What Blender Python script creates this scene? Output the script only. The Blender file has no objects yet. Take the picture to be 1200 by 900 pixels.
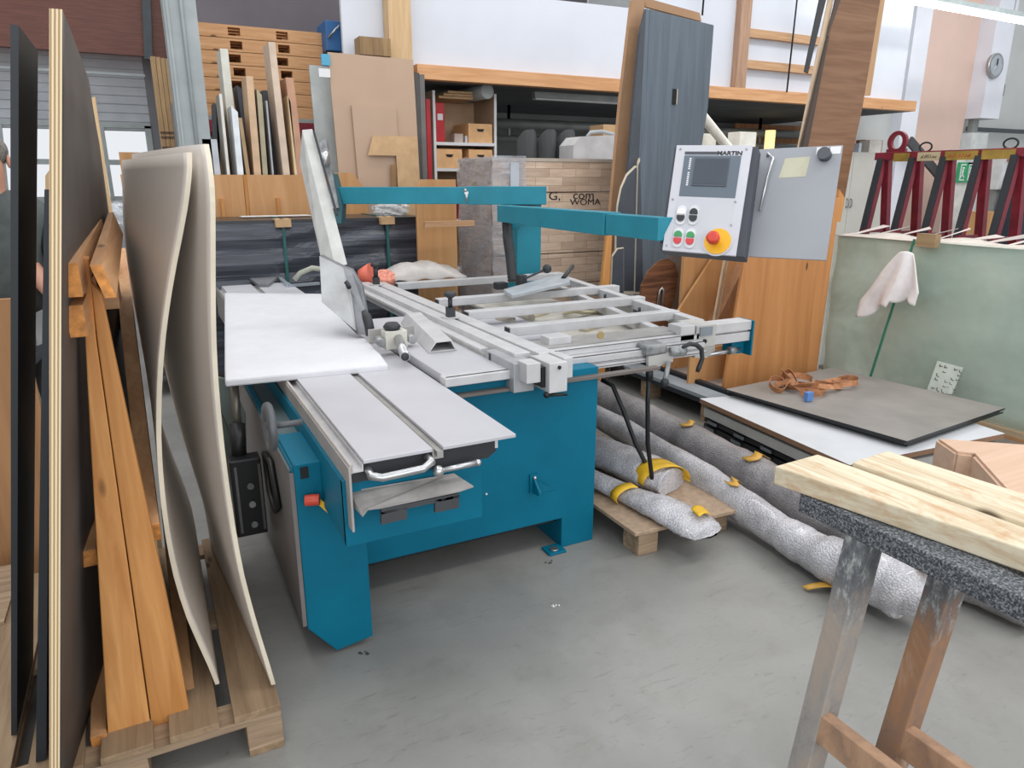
import bpy, bmesh, math, random
from mathutils import Vector, Matrix
random.seed(7)
S = bpy.context.scene
COL = S.collection
# ------------------------------------------------------------------ camera
YAW, PITCH, FPX, CAMZ = math.radians(26.875), math.radians(15.91), 836.0, 1.65
cam_d = bpy.data.cameras.new('camera'); cam = bpy.data.objects.new('camera', cam_d); COL.objects.link(cam)
cam.location = (0, 0, CAMZ); cam.rotation_euler = (math.pi/2 - PITCH, 0, -YAW)
cam_d.sensor_width = 36; cam_d.lens = 36*FPX/1200; cam_d.clip_start = .05; cam_d.clip_end = 200
S.camera = cam
# ------------------------------------------------------------------ light
w = bpy.data.worlds.new('world'); S.world = w; w.use_nodes = True
bg = w.node_tree.nodes['Background']; bg.inputs[0].default_value = (.92, .955, 1, 1); bg.inputs[1].default_value = .98
def area(name, loc, rot, sx, sy, power, col=(1, 1, 1)):
    l = bpy.data.lights.new(name, 'AREA'); l.shape = 'RECTANGLE'; l.size = sx; l.size_y = sy; l.energy = power; l.color = col
    o = bpy.data.objects.new(name, l); COL.objects.link(o); o.location = loc; o.rotation_euler = rot; return o
area('hall_lamp', (5.0, .5, 5.6), (0, 0, 0), 6, .5, 105, (1, .98, .95))
area('hall_lamp', (-.5, 2.0, 5.8), (0, 0, 0), .5, 6, 60, (1, .98, .95))
area('hall_lamp', (3.0, 6.0, 5.8), (0, 0, 0), 8, .5, 80, (1, .98, .95))
area('hall_lamp', (10.0, 5.5, 5.8), (0, 0, 0), 8, .5, 100, (1, .98, .95))
area('front_fill', (.5, -3.9, 2.3), (math.radians(82), 0, 0), 9, 3.0, 150, (.96, .98, 1))  # added unseen fill that brightens upright faces; no window stands there
S.view_settings.view_transform = 'Standard'; S.view_settings.look = 'None'
S.view_settings.exposure = 0.2; S.view_settings.gamma = 1; S.view_settings.use_curve_mapping = False
# ------------------------------------------------------------------ surveying helpers: a sight line met with a real plane
_f = Vector((math.sin(YAW)*math.cos(PITCH), math.cos(YAW)*math.cos(PITCH), -math.sin(PITCH)))
_r = Vector((math.cos(YAW), -math.sin(YAW), 0)); _u = _r.cross(_f)
def P(ax, v, px, py):
    d = _r*((px-600)/FPX) + _u*(-(py-450)/FPX) + _f
    o = Vector((0, 0, CAMZ)); i = 'XYZ'.index(ax); t = (v-o[i])/d[i]; return o + d*t
def D(px, py, dep):
    return Vector((0, 0, CAMZ)) + (_r*((px-600)/FPX) + _u*(-(py-450)/FPX) + _f)*dep
V = Vector
def onplane(a, b, c, px, py):
    n = (b-a).cross(c-a); o = Vector((0, 0, CAMZ)); d = D(px, py, 1)-o; return o + d*((a-o).dot(n)/d.dot(n))
# ------------------------------------------------------------------ materials
def hexc(h):
    h = h.lstrip('#'); c = [int(h[i:i+2], 16)/255 for i in (0, 2, 4)]
    return tuple((x/12.92 if x <= .04045 else ((x+.055)/1.055)**2.4) for x in c) + (1,)
_mc = {}
def _base(name, rough, metal, coat=0):
    m = bpy.data.materials.new(name); m.use_nodes = True; nt = m.node_tree; b = nt.nodes['Principled BSDF']
    b.inputs['Roughness'].default_value = rough; b.inputs['Metallic'].default_value = metal; b.inputs['Coat Weight'].default_value = coat
    return m, nt, b
def _ramp(nt, cols):
    r = nt.nodes.new('ShaderNodeValToRGB'); e = r.color_ramp.elements
    for i, (p, c) in enumerate(cols):
        if i < 2: e[i].position = p
        else: e.new(p)
        e[i].color = hexc(c) if isinstance(c, str) else c
    return r
def _coord(nt, scale=(1, 1, 1), rot=(0, 0, 0)):
    t = nt.nodes.new('ShaderNodeTexCoord'); mp = nt.nodes.new('ShaderNodeMapping')
    nt.links.new(t.outputs['Object'], mp.inputs[0]); mp.inputs['Scale'].default_value = scale; mp.inputs['Rotation'].default_value = rot; return mp
def _noise(nt, mp, scale, detail=4, rough=.55, dist=0):
    n = nt.nodes.new('ShaderNodeTexNoise'); n.inputs['Scale'].default_value = scale; n.inputs['Detail'].default_value = detail
    n.inputs['Roughness'].default_value = rough; n.inputs['Distortion'].default_value = dist; nt.links.new(mp.outputs[0], n.inputs['Vector']); return n
def _bump(nt, b, src, st, dist=.01):
    k = nt.nodes.new('ShaderNodeBump'); k.inputs['Strength'].default_value = st; k.inputs['Distance'].default_value = dist
    nt.links.new(src, k.inputs['Height']); nt.links.new(k.outputs[0], b.inputs['Normal'])
def _sh(h, f):
    h = h.lstrip('#'); return '#' + ''.join('%02x' % max(0, min(255, int(int(h[i:i+2], 16)*f))) for i in (0, 2, 4))
def plain(name, col, rough=.5, metal=0, var=.06, scale=6, bump=0, coat=0, stretch=(1, 1, 1), spec=.5):
    if name in _mc: return _mc[name]
    m, nt, b = _base(name, rough, metal, coat); b.inputs['Specular IOR Level'].default_value = spec; mp = _coord(nt, stretch); n = _noise(nt, mp, scale)
    r = _ramp(nt, [(.3, _sh(col, 1-var)), (.7, _sh(col, 1+var))]); nt.links.new(n.outputs[0], r.inputs[0]); nt.links.new(r.outputs[0], b.inputs['Base Color'])
    if bump: _bump(nt, b, n.outputs[0], bump)
    _mc[name] = m; return m
def wood(name, c1, c2, axis='Z', rough=.6, fine=28, knots=True, contrast=(.35, .7)):
    if name in _mc: return _mc[name]
    m, nt, b = _base(name, rough, 0); st = {'X': (.07, 1, 1), 'Y': (1, .07, 1), 'Z': (1, 1, .07)}[axis]
    mp = _coord(nt, st); n = _noise(nt, mp, fine, 5, .6, .6); r = _ramp(nt, [(contrast[0], c2), (contrast[1], c1)])
    nt.links.new(n.outputs[0], r.inputs[0]); out = r.outputs[0]
    if knots:
        st2 = {'X': (.35, 1, 1), 'Y': (1, .35, 1), 'Z': (1, 1, .35)}[axis]
        mp2 = _coord(nt, st2); v = nt.nodes.new('ShaderNodeTexVoronoi'); v.inputs['Scale'].default_value = 6; nt.links.new(mp2.outputs[0], v.inputs['Vector'])
        kr = _ramp(nt, [(.04, (1, 1, 1, 1)), (.085, (0, 0, 0, 1))]); nt.links.new(v.outputs['Distance'], kr.inputs[0])
        mx = nt.nodes.new('ShaderNodeMix'); mx.data_type = 'RGBA'; mx.inputs[7].default_value = hexc(_sh(c2, .55)); nt.links.new(kr.outputs[0], mx.inputs[0]); nt.links.new(out, mx.inputs[6]); out = mx.outputs[2]
    nt.links.new(out, b.inputs['Base Color']); _bump(nt, b, n.outputs[0], .15, .004); _mc[name] = m; return m
def layered(name, cols, axis='X', scale=60, rough=.6, rot=(0, 0, 0)):
    """stripes of veneer across a board's edge"""
    m, nt, b = _base(name, rough, 0); wv = nt.nodes.new('ShaderNodeTexWave'); wv.bands_direction = axis; wv.inputs['Scale'].default_value = scale
    wv.inputs['Distortion'].default_value = .3; mp = _coord(nt, (1, 1, 1), rot); nt.links.new(mp.outputs[0], wv.inputs[0])
    r = _ramp(nt, [(.3, cols[0]), (.75, cols[1])]); nt.links.new(wv.outputs[1], r.inputs[0]); nt.links.new(r.outputs[0], b.inputs['Base Color']); return m
def glassy(name, col, rough=.05, alpha=.4, spec=.5, bump=0, bscale=6, stretch=(1, 1, 1)):
    """thin clear sheet: part see-through, part its own colour"""
    m, nt, b = _base(name, rough, 0); b.inputs['Base Color'].default_value = hexc(col); b.inputs['Specular IOR Level'].default_value = spec
    mp = _coord(nt, stretch); n = _noise(nt, mp, bscale, 4, .6, .8); r = _ramp(nt, [(.35, (alpha*.6,)*3+(1,)), (.7, (min(1, alpha*1.4),)*3+(1,))])
    nt.links.new(n.outputs[0], r.inputs[0]); nt.links.new(r.outputs[0], b.inputs['Alpha'])
    if bump: _bump(nt, b, n.outputs[0], bump, .02)
    return m
def emit(name, col, st):
    m, nt, b = _base(name, .5, 0); b.inputs['Base Color'].default_value = hexc(col); b.inputs['Emission Color'].default_value = hexc(col); b.inputs['Emission Strength'].default_value = st; return m
# ------------------------------------------------------------------ mesh builder
class MB:
    def __init__(s): s.v = []; s.f = []; s.m = []; s.sm = []; s.cur = 0; s.smooth = False
    def _add(s, vs, fs):
        k = len(s.v); s.v += [V(p) for p in vs]
        for f in fs: s.f.append([i+k for i in f]); s.m.append(s.cur); s.sm.append(s.smooth)
        return s
    def mat(s, i): s.cur = i; return s
    def hexa(s, q): return s._add(q, [(0, 3, 2, 1), (4, 5, 6, 7), (0, 1, 5, 4), (1, 2, 6, 5), (2, 3, 7, 6), (3, 0, 4, 7)])
    def box(s, x0, x1, y0, y1, z0, z1):
        return s.hexa([(x0, y0, z0), (x1, y0, z0), (x1, y1, z0), (x0, y1, z0), (x0, y0, z1), (x1, y0, z1), (x1, y1, z1), (x0, y1, z1)])
    def prism(s, pts, off):
        n = len(pts); off = V(off); pts = [V(p) for p in pts]; vs = pts + [p+off for p in pts]
        fs = [tuple(range(n))[::-1], tuple(range(n, 2*n))] + [(i, (i+1) % n, n+(i+1) % n, n+i) for i in range(n)]
        return s._add(vs, fs)
    def bar(s, p0, p1, w, h, up=(0, 0, 1)):
        """square-section bar, w across, h along up, p0-p1 its centre line"""
        p0, p1, up = V(p0), V(p1), V(up); d = (p1-p0).normalized(); a = d.cross(up).normalized()*(w/2); u = a.cross(d).normalized()*(h/2)
        return s.hexa([p0-a-u, p0+a-u, p1+a-u, p1-a-u, p0-a+u, p0+a+u, p1+a+u, p1-a+u])
    def cyl(s, p0, p1, r0, r1=None, n=20, cap=True):
        return s.tube([p0, p1], [r0, r0 if r1 is None else r1], n, cap)
    def tube(s, path, r, n=10, cap=True, closed=False):
        path = [V(p) for p in path]; N = len(path); rs = r if isinstance(r, (list, tuple)) else [r]*N; sm = s.smooth; s.smooth = True
        k = len(s.v); prev = None
        for i, p in enumerate(path):
            if closed: t = (path[(i+1) % N]-path[i-1]).normalized()
            else: t = (path[min(i+1, N-1)]-path[max(i-1, 0)]).normalized()
            if prev is None:
                a = t.cross(V((0, 0, 1)));  a = a if a.length > .05 else t.cross(V((1, 0, 0)))
            else: a = prev - t*prev.dot(t)
            a.normalize(); prev = a; b = t.cross(a)
            for j in range(n):
                g = 2*math.pi*j/n; s.v.append(p + (a*math.cos(g)+b*math.sin(g))*rs[i])
        for i in range(N if closed else N-1):
            for j in range(n):
                i2 = (i+1) % N
                s.f.append([k+i*n+j, k+i*n+(j+1) % n, k+i2*n+(j+1) % n, k+i2*n+j]); s.m.append(s.cur); s.sm.append(True)
        if cap and not closed:
            s.f.append([k+j for j in range(n)][::-1]); s.f.append([k+(N-1)*n+j for j in range(n)]); s.m += [s.cur]*2; s.sm += [False]*2
        s.smooth = sm; return s
    def ball(s, c, r, n=12, sc=(1, 1, 1)):
        c = V(c); path = []; k = len(s.v); h = n
        for i in range(h+1):
            th = math.pi*i/h
            for j in range(n):
                g = 2*math.pi*j/n; s.v.append(c+V((math.sin(th)*math.cos(g)*sc[0], math.sin(th)*math.sin(g)*sc[1], math.cos(th)*sc[2]))*r)
        for i in range(h):
            for j in range(n): s.f.append([k+i*n+j, k+(i+1)*n+j, k+(i+1)*n+(j+1) % n, k+i*n+(j+1) % n]); s.m.append(s.cur); s.sm.append(True)
        return s
    def sheet(s, fn, nu, nv, off):
        """grid fn(u,v) thickened by off (vector or fn)"""
        k = len(s.v); A = [[V(fn(i/nu, j/nv)) for j in range(nv+1)] for i in range(nu+1)]
        for row in A: s.v += row
        for i, row in enumerate(A):
            for j, p in enumerate(row): s.v.append(p + (V(off(i/nu, j/nv)) if callable(off) else V(off)))
        M = (nu+1)*(nv+1); I = lambda i, j: k+i*(nv+1)+j
        for i in range(nu):
            for j in range(nv):
                s.f.append([I(i, j), I(i+1, j), I(i+1, j+1), I(i, j+1)]); s.f.append([M+I(i, j), M+I(i, j+1), M+I(i+1, j+1), M+I(i+1, j)]); s.m += [s.cur]*2; s.sm += [s.smooth]*2
        ed = [(I(i, 0), I(i+1, 0)) for i in range(nu)] + [(I(nu, j), I(nu, j+1)) for j in range(nv)] + [(I(i+1, nv), I(i, nv)) for i in reversed(range(nu))] + [(I(0, j+1), I(0, j)) for j in reversed(range(nv))]
        for a, b in ed: s.f.append([a, M+a, M+b, b]); s.m.append(s.edge if hasattr(s, 'edge') else s.cur); s.sm.append(False)
        return s
    def build(s, name, mat, parent=None, bevel=0, origin=None, fix=True):
        """one mesh object; its geometry is written in hall coordinates and re-based on its thing's origin"""
        root = parent
        while root is not None and root.parent is not None: root = root.parent
        if root is not None: o0 = V(root.location)
        elif origin is not None: o0 = V(origin)
        else:
            xs = [p.x for p in s.v]; ys = [p.y for p in s.v]; o0 = V(((min(xs)+max(xs))/2, (min(ys)+max(ys))/2, min(p.z for p in s.v)))
        me = bpy.data.meshes.new(name); me.from_pydata([p-o0 for p in s.v], [], s.f)
        for m in (mat if isinstance(mat, (list, tuple)) else [mat]): me.materials.append(m)
        for i, pl in enumerate(me.polygons): pl.material_index = s.m[i]; pl.use_smooth = s.sm[i]
        if fix:
            bm = bmesh.new(); bm.from_mesh(me); bmesh.ops.recalc_face_normals(bm, faces=bm.faces); bm.to_mesh(me); bm.free()
        ob = bpy.data.objects.new(name, me); COL.objects.link(ob)
        if parent is not None: ob.parent = parent
        else: ob.location = o0
        if bevel:
            bv = ob.modifiers.new('bevel', 'BEVEL'); bv.width = bevel; bv.segments = 2; bv.limit_method = 'ANGLE'; bv.angle_limit = .7
        return ob
def tag(o, label, cat=None, group=None, kind=None):
    if label: o['label'] = label
    if cat: o['category'] = cat
    if group: o['group'] = group
    if kind: o['kind'] = kind
    return o
def thing(name, label, cat, loc, group=None):
    o = bpy.data.objects.new(name, None); o.empty_display_size = .1; COL.objects.link(o); o.location = loc; return tag(o, label, cat, group)
def struct(mb, name, mat, bevel=0):
    o = mb.build(name, mat, None, bevel); o['kind'] = 'structure'; return o
def B(*a): return MB().box(*a)
def text(txt, size, mtx, name, mat, parent, depth=.0006, xs=1, italic=0, bold=0):
    """lettering built as a thin raised mesh; mtx places it"""
    c = bpy.data.curves.new('t', 'FONT'); c.body = txt; c.size = size; c.extrude = depth; c.align_x = 'CENTER'; c.align_y = 'CENTER'; c.shear = italic; c.offset = bold
    t = bpy.data.objects.new('t', c); COL.objects.link(t); dg = bpy.context.evaluated_depsgraph_get(); me = bpy.data.meshes.new_from_object(t.evaluated_get(dg))
    bpy.data.objects.remove(t); mb = MB()
    vs = [mtx @ V((v.co.x*xs, v.co.y, v.co.z)) for v in me.vertices]; mb._add(vs, [list(p.vertices) for p in me.polygons])
    return mb.build(name, mat, parent, fix=False)
def frame(o, x, y):
    """matrix with origin o, x axis x, y axis y"""
    x = V(x).normalized(); y = V(y); y = (y - x*y.dot(x)).normalized(); z = x.cross(y)
    return Matrix(((x.x, y.x, z.x, o.x), (x.y, y.y, z.y, o.y), (x.z, y.z, z.z, o.z), (0, 0, 0, 1)))
def copy_tree(o, parent=None):
    c = o.copy(); COL.objects.link(c)
    if parent is not None: c.parent = parent
    for ch in list(o.children): copy_tree(ch, c)
    return c
# material stock
teal = plain('teal_paint', '#02657f', .5, 0, .05, 3, spec=.2)
teal_l = plain('teal_paint_arm', '#1f7f92', .45, 0, .05, 5, spec=.35)
alu = plain('anodised_aluminium', '#c0bfc0', .45, .15, .04, 12)
alu_d = plain('dull_aluminium', '#a19f9c', .45, .4, .08, 9)
white_lam = plain('worn_white_table', '#b7b6bb', .45, .05, .03, 3)
cast = plain('cast_grey_metal', '#8d8f90', .5, .5, .2, 14, .1)
steel = plain('bright_steel', '#b9babb', .3, .9, .05, 10)
dark = plain('dark_plastic', '#2a2d31', .5, 0, .1, 10)
blackm = plain('black_metal', '#1b1c1e', .45, .2, .15, 10)
darkgrey = plain('charcoal_laminate', '#2d3136', .45, 0, .12, 5)
white = plain('white_melamine', '#dcdcde', .4, 0, .02, 4)
greyp = plain('grey_panel_paint', '#8f8f90', .5, .1, .06, 4)
pineZ = wood('pine_upright', '#d39a5c', '#b87a3e', 'Z'); pineY = wood('pine_lengthwise', '#cf9f72', '#b58357', 'Y'); pineX = wood('pine_crosswise', '#d2a981', '#b98b62', 'X')
plyface = wood('plywood_face', '#c58a55', '#ad7341', 'Z', .55, 10); plyX = wood('plywood_board_cross', '#c99a6b', '#b4824f', 'Z', .55, 9)
palletw = wood('pallet_wood_weathered', '#a08566', '#7c6650', 'Y', .8, 30); palletX = wood('pallet_wood_front', '#b0967a', '#85705a', 'X', .8, 30)
endg = plain('sawn_end_grain', '#c98645', .75, 0, .15, 45, .1)
mdf = plain('brown_fibreboard', '#b79c86', .8, 0, .015, 3)
kraft = plain('cardboard', '#c3a079', .8, 0, .05, 10)
plyedge = layered('plywood_edge', ['#a88a64', '#dcc7a0'], 'X', 42)
yellow = plain('yellow_tape', '#e3b52a', .5, 0, .08, 12)
red = plain('red_gloss', '#b7222c', .4, 0, .06, 10)
darkred = plain('dark_red_paint', '#7c2633', .4, .1, .12, 8)
# ================================================================== THE HALL
def floor_mat():
    m, nt, b = _base('polished_concrete', .38, 0); mp = _coord(nt); n = _noise(nt, mp, 1.1, 6, .6, .4); r = _ramp(nt, [(.3, '#7f7e7a'), (.5, '#8b8a86'), (.72, '#9a9995')])
    nt.links.new(n.outputs[0], r.inputs[0]); mp2 = _coord(nt, (1, 5, 1), (0, 0, .35)); n2 = _noise(nt, mp2, 7, 8, .75, 1.5)
    r2 = _ramp(nt, [(.30, '#6d665f'), (.43, '#ffffff')]); nt.links.new(n2.outputs[0], r2.inputs[0])
    mx = nt.nodes.new('ShaderNodeMix'); mx.data_type = 'RGBA'; mx.blend_type = 'MULTIPLY'; mx.inputs[0].default_value = .38
    nt.links.new(r.outputs[0], mx.inputs[6]); nt.links.new(r2.outputs[0], mx.inputs[7]); 
    n5 = _noise(nt, mp, 5, 9, .7, .2); r5 = _ramp(nt, [(.35, '#c4bfba'), (.5, '#ffffff'), (.66, '#ffffff'), (.72, '#fff6ee')]); nt.links.new(n5.outputs[0], r5.inputs[0])
    mx2 = nt.nodes.new('ShaderNodeMix'); mx2.data_type = 'RGBA'; mx2.blend_type = 'MULTIPLY'; mx2.inputs[0].default_value = .22; nt.links.new(mx.outputs[2], mx2.inputs[6]); nt.links.new(r5.outputs[0], mx2.inputs[7]); nt.links.new(mx2.outputs[2], b.inputs['Base Color'])
    rr = nt.nodes.new('ShaderNodeMapRange'); rr.inputs[3].default_value = .3; rr.inputs[4].default_value = .5; nt.links.new(n2.outputs[0], rr.inputs[0]); nt.links.new(rr.outputs[0], b.inputs['Roughness']); return m
struct(B(-6, 24, -4, 16, -.15, 0), 'floor', floor_mat())
lightwall = plain('white_wall_panels', '#d3d7e0', .7, 0, .03, .7)
greywall = plain('grey_wall', '#c9cbc9', .8, 0, .04, .6)
peach = plain('peach_wall', '#dfc2b4', .8, 0, .04, .5)
mauve = plain('dark_upper_wall', '#6f696e', .8, 0, .08, 1)
rust = wood('brown_film_ply', '#7a4a3b', '#64382c', 'X', .5, 40, False)
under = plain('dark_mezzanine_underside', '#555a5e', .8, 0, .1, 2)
galv = plain('galvanised_steel', '#9aa09f', .5, .3, .06, 5)
# rear wall with a sectional door
zt, zb = 3.32, 2.42
dx1 = P('Y', 12, 176, 145).x
struct(B(-6, -2.6, 12, 12.2, 0, 3.4), 'wall_rear_left', greyp)
struct(B(dx1, 3.2, 12, 12.2, 0, 3.4), 'wall_rear', plain('rear_wall_grey', '#77777a', .8, 0, .05, 2))
door = MB()
z = 3.36
while z > zb+.01:
    h = .115; door.box(-2.6, dx1, 12, 12.05, z-h+.012, z); door.box(-2.6, dx1, 12.015, 12.05, z-h, z-h+.012); z -= h
door.box(-2.6, dx1, 12, 12.05, 0, 1.36)
dr = struct(door, 'door_1', plain('door_slats', '#adb0b4', .5, .1, .05, 3))
fr = MB()
for zz in (2.40, 1.9, 1.40): fr.box(-2.6, dx1, 11.98, 12.06, zz-.035, zz+.035)
xs = [P('Y', 12, px, 190).x for px in (2, 122, 165)]
for px0, px1 in ((119, 129), (0, 4)):
    a = P('Y', 12, px0, 147); b_ = P('Y', 12, px1, 210); fr.bar((a.x, 11.99, 2.4), (b_.x, 11.99, 1.4), .05, .04, (0, 1, 0))
fr.box(dx1-.08, dx1, 11.98, 12.06, 1.4, 2.4)
fr.build('door_frame', galv, dr)
gm = bpy.data.materials.new('window_glass'); gm.use_nodes = True; gb = gm.node_tree.nodes['Principled BSDF']; gb.inputs['Transmission Weight'].default_value = 1; gb.inputs['Roughness'].default_value = 0; gb.inputs['IOR'].default_value = 1.02
B(-2.6, dx1, 12.02, 12.025, 1.4, 2.4).build('pane', gm, dr)
# brown film-ply cladding above it
xr = P('Y', 11.5, 196, 66).x
struct(B(-4, xr+.4, 11.5, 11.6, P('Y', 11.5, 100, 61).z, 6.5), 'wall_upper_left', rust)
struct(MB().bar(P('Y', 11.45, 169, -60), P('Y', 11.45, 174, 70), .1, .08, (0, 1, 0)), 'trim_1', plain('slate_strut', '#4b5256', .6))
struct(MB().bar((-2.5, 11.4, 3.0), (dx1, 11.4, 3.0), .03, .03), 'trim_2', galv)
# steel column, an I section with its web seen between the flanges
X0, X1 = P('Y', 7, 190, 0).x, P('Y', 7, 229, 0).x
cm = MB(); cm.box(X0, X1, 7, 7.03, 0, 6.2); cm.box(X0, X1, 7.27, 7.3, 0, 6.2); cm.box((X0+X1)/2-.01, (X0+X1)/2+.01, 7.03, 7.27, 0, 6.2); cm.box(X0+.02, X0+.04, 6.985, 7, 0, 6.2)
cm.cyl(((X0+X1)/2+.01, 6.98, 0), ((X0+X1)/2+.01, 6.98, 6.2), .015)
struct(cm, 'trim_3', plain('grey_column_paint', '#9aa0a1', .5, .1, .06, 3))
# upper rear wall and mezzanine
struct(B(xr+.3, 6.7, 10.6, 10.7, 2.9, 6.5), 'wall_upper_rear', mauve)
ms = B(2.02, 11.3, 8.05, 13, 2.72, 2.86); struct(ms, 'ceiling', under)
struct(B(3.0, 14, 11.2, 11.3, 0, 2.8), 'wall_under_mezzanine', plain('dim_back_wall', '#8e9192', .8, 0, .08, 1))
ma = P('Y', 8, 402, 50).x; mb_ = P('Y', 8, 740, 50).x
zl = P('Y', 8, 640, 0).z
struct(MB().prism([(ma, 8, 2.75), (mb_, 8, 2.75), (mb_, 8, P('Y', 8, 735, 9).z), (ma, 8, zl-.02)], (0, .06, 0)), 'wall_mezzanine', lightwall)
struct(B(mb_, P('Y', 8, 1064, 60).x, 8, 8.06, 2.86, 6.4), 'wall_mezzanine_right', lightwall)
beam = wood('glulam_beam', '#dcaa7c', '#c68f60', 'X', .6, 22)
bx0 = P('Y', 7.9, 488, 75).x
struct(B(bx0, P('Y', 7.9, 1072, 127).x, 7.88, 8.0, 2.71, 2.86), 'trim_4', beam, .004)
p0, p1 = P('Y', 7.9, 453, 50).x, P('Y', 7.9, 479, 50).x
struct(B(p0, p1, 7.8, 7.98, 0, 6), 'trim_5', wood('pale_post', '#d3b48b', '#bf9d72', 'Z', .6, 30, False))
struct(B(P('Y', 7.75, 420, 50).x, P('Y', 7.75, 456, 50).x, 7.7, 7.9, P('Y', 7.75, 430, 65).z, P('Y', 7.75, 430, 44).z), 'trim_6', wood('oak_block', '#a98960', '#7c6243', 'Z', .7, 14))
stud = wood('stud_timber', '#b8957c', '#9a775f', 'Z', .6, 30)
xx = [P('Y', 7.93, px, 60).x for px in (863, 874, 950)]
struct(B(xx[0], xx[1]+.02, 7.9, 8, 2.86, 6), 'trim_7', stud)
rung = MB()
for py0, py1 in ((33, 43), (70, 80)):
    za, zc = P('Y', 7.93, 876, py1).z, P('Y', 7.93, 876, py0).z; rung.box(xx[1], xx[2]+.2, 7.92, 8, za, zc)
struct(rung, 'trim_8', wood('rail_timber', '#caa27c', '#b58b63', 'X', .6, 30))
for i, (px, a, b_) in enumerate(((922, -20, 108), (823, -20, 18))):
    q = P('Y', 7.85, px, b_); tag(MB().tube([(q.x, 7.85, q.z), (q.x+.03, 7.86, q.z+1), (q.x+.05, 7.85, 6.2)], .012, 6).build('hanging_cable', blackm), ['black cable hanging down in front of the timber rails on the white wall', 'short black cable end hanging above the dark grey tall boards'][i], 'cable')
# right side: columns, walls
c0, c1 = P('Y', 8.8, 1068, 60).x, P('Y', 8.8, 1087, 60).x
struct(B(8, 15.4, 12.6, 12.7, 0, 6.5), 'wall_far_right', greywall)
struct(B(11.0, c0, 9.0, 9.1, 0, 6.5), 'wall_right_grey', greywall)
struct(B(c0, c1, 8.8, 9.1, 0, 6.5), 'trim_9', plain('white_column', '#e4e6ee', .6, 0, .02, 2))
e0, e1 = P('Y', 9, 1156, 60).x, P('Y', 9, 1178, 60).x
struct(B(c1, e0, 9.2, 9.3, 0, 6.5), 'wall_peach', peach)
zc = P('Y', 9, 1150, 139).z
struct(B(e0, e1, 8.9, 9.3, zc, 6.5), 'trim_10', plain('white_column', '#e4e6ee'))
struct(B(e0-.45, 19, 9.5, 9.6, 0, 6.5), 'wall_right_rear', greywall)
cm = MB(); cm.box(e0+.12, e0+.3, 9.1, 9.2, 0, zc); struct(cm, 'trim_11', galv)
cm = MB(); cm.box(e0+.3, 19, 9.3, 9.34, 2.6, 2.68); struct(cm, 'trim_12', plain('slate_strut', '#4b5256'))
struct(B(-6, -5.9, -4, 12.2, 0, 3.2), 'wall_left', greywall)
struct(B(18.9, 19, -4, 9.5, 0, 6), 'wall_right', greywall)
# ---------------------------------------------------------------- background things
# pallets on the rack
pr = thing('shelving_rack', 'dark red steel rack carrying the stack of pale wooden pallets', 'rack', (1.3, 8.9, 0))
RX0, RX1 = .55, 2.2
for y in (8.45, 9.4):
    B(RX0, RX1, y, y+.06, 2.14, 2.26).build('beam', darkred, pr); B(RX0, RX1, y, y+.06, 1.78, 1.9).build('beam', darkred, pr)
    for x in (RX0-.08, RX1): B(x, x+.08, y, y+.08, 0, 3.3).build('upright', plain('rack_upright', '#5b3035', .5), pr)
B(RX0, RX1, 8.45, 9.46, 2.26, 2.3).build('shelf', galv, pr)
B(RX0, RX1, 8.45, 9.46, 1.9, 1.93).build('shelf', galv, pr)
def pallet(name, label, x0, y0, z0, L, Wd, mat, matx, group=None):
    t = thing(name, label, 'pallet', (x0+L/2, y0+Wd/2, z0), group)
    for k in range(3):
        y = y0 + k*(Wd-.1)/2
        B(x0, x0+L, y, y+.1, z0, z0+.022).build('bottom_board', matx, t)
        for j in range(3):
            x = x0 + j*(L-.36)/2; B(x, x+.36, y, y+.1, z0+.022, z0+.1).build('block', matx, t)
    for k in range(5):
        y = y0+k*(Wd-.12)/4; B(x0, x0+L, y, y+.12, z0+.1, z0+.122).build('deck_board', matx, t)
    return t
pw = [wood('pallet_board_a', '#dbb891', '#c9a074', 'X', .7, 30), wood('pallet_board_b', '#d0a276', '#bd8a5c', 'X', .7, 30)]
t0 = pallet('wooden_pallet', '', .68, 8.5, 2.30, 1.32, .8, pw[0], pw[1])
tag(t0, 'pale wooden pallet at the very bottom of the pallet stack on the red rack', None, 'pallets stacked on the rack')
ords = ['second from the bottom', 'third from the bottom', 'in the middle of the stack', 'third from the top', 'second from the top', 'topmost in the stack']
for i in range(1, 7):
    t = copy_tree(t0); t.location = t0.location + V((random.uniform(-.03, .03), 0, .128*i)); t['label'] = 'wooden pallet on the red rack, ' + ords[i-1]
# blue bin above right of the pallets
q0, q1 = P('Y', 8.3, 383, 59), P('Y', 8.3, 399, 25)
bb = thing('blue_machine_case', 'blue metal case beside the stacked pallets under the roof', 'case', ((q0.x+q1.x)/2, 8.5, q0.z))
B(q0.x, q1.x, 8.3, 8.7, q0.z, q1.z).build('body', plain('blue_paint', '#2d6399', .5), bb, .01)
MB().tube([(q0.x+.02, 8.28, q0.z+.12), (q0.x+.09, 8.24, q0.z+.2), (q0.x+.14, 8.28, q0.z+.25)], .012, 6).build('handle', steel, bb)
B(q0.x, q1.x-.02, 8.35, 8.65, 2.3, q0.z).build('stand', blackm, bb)
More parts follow.
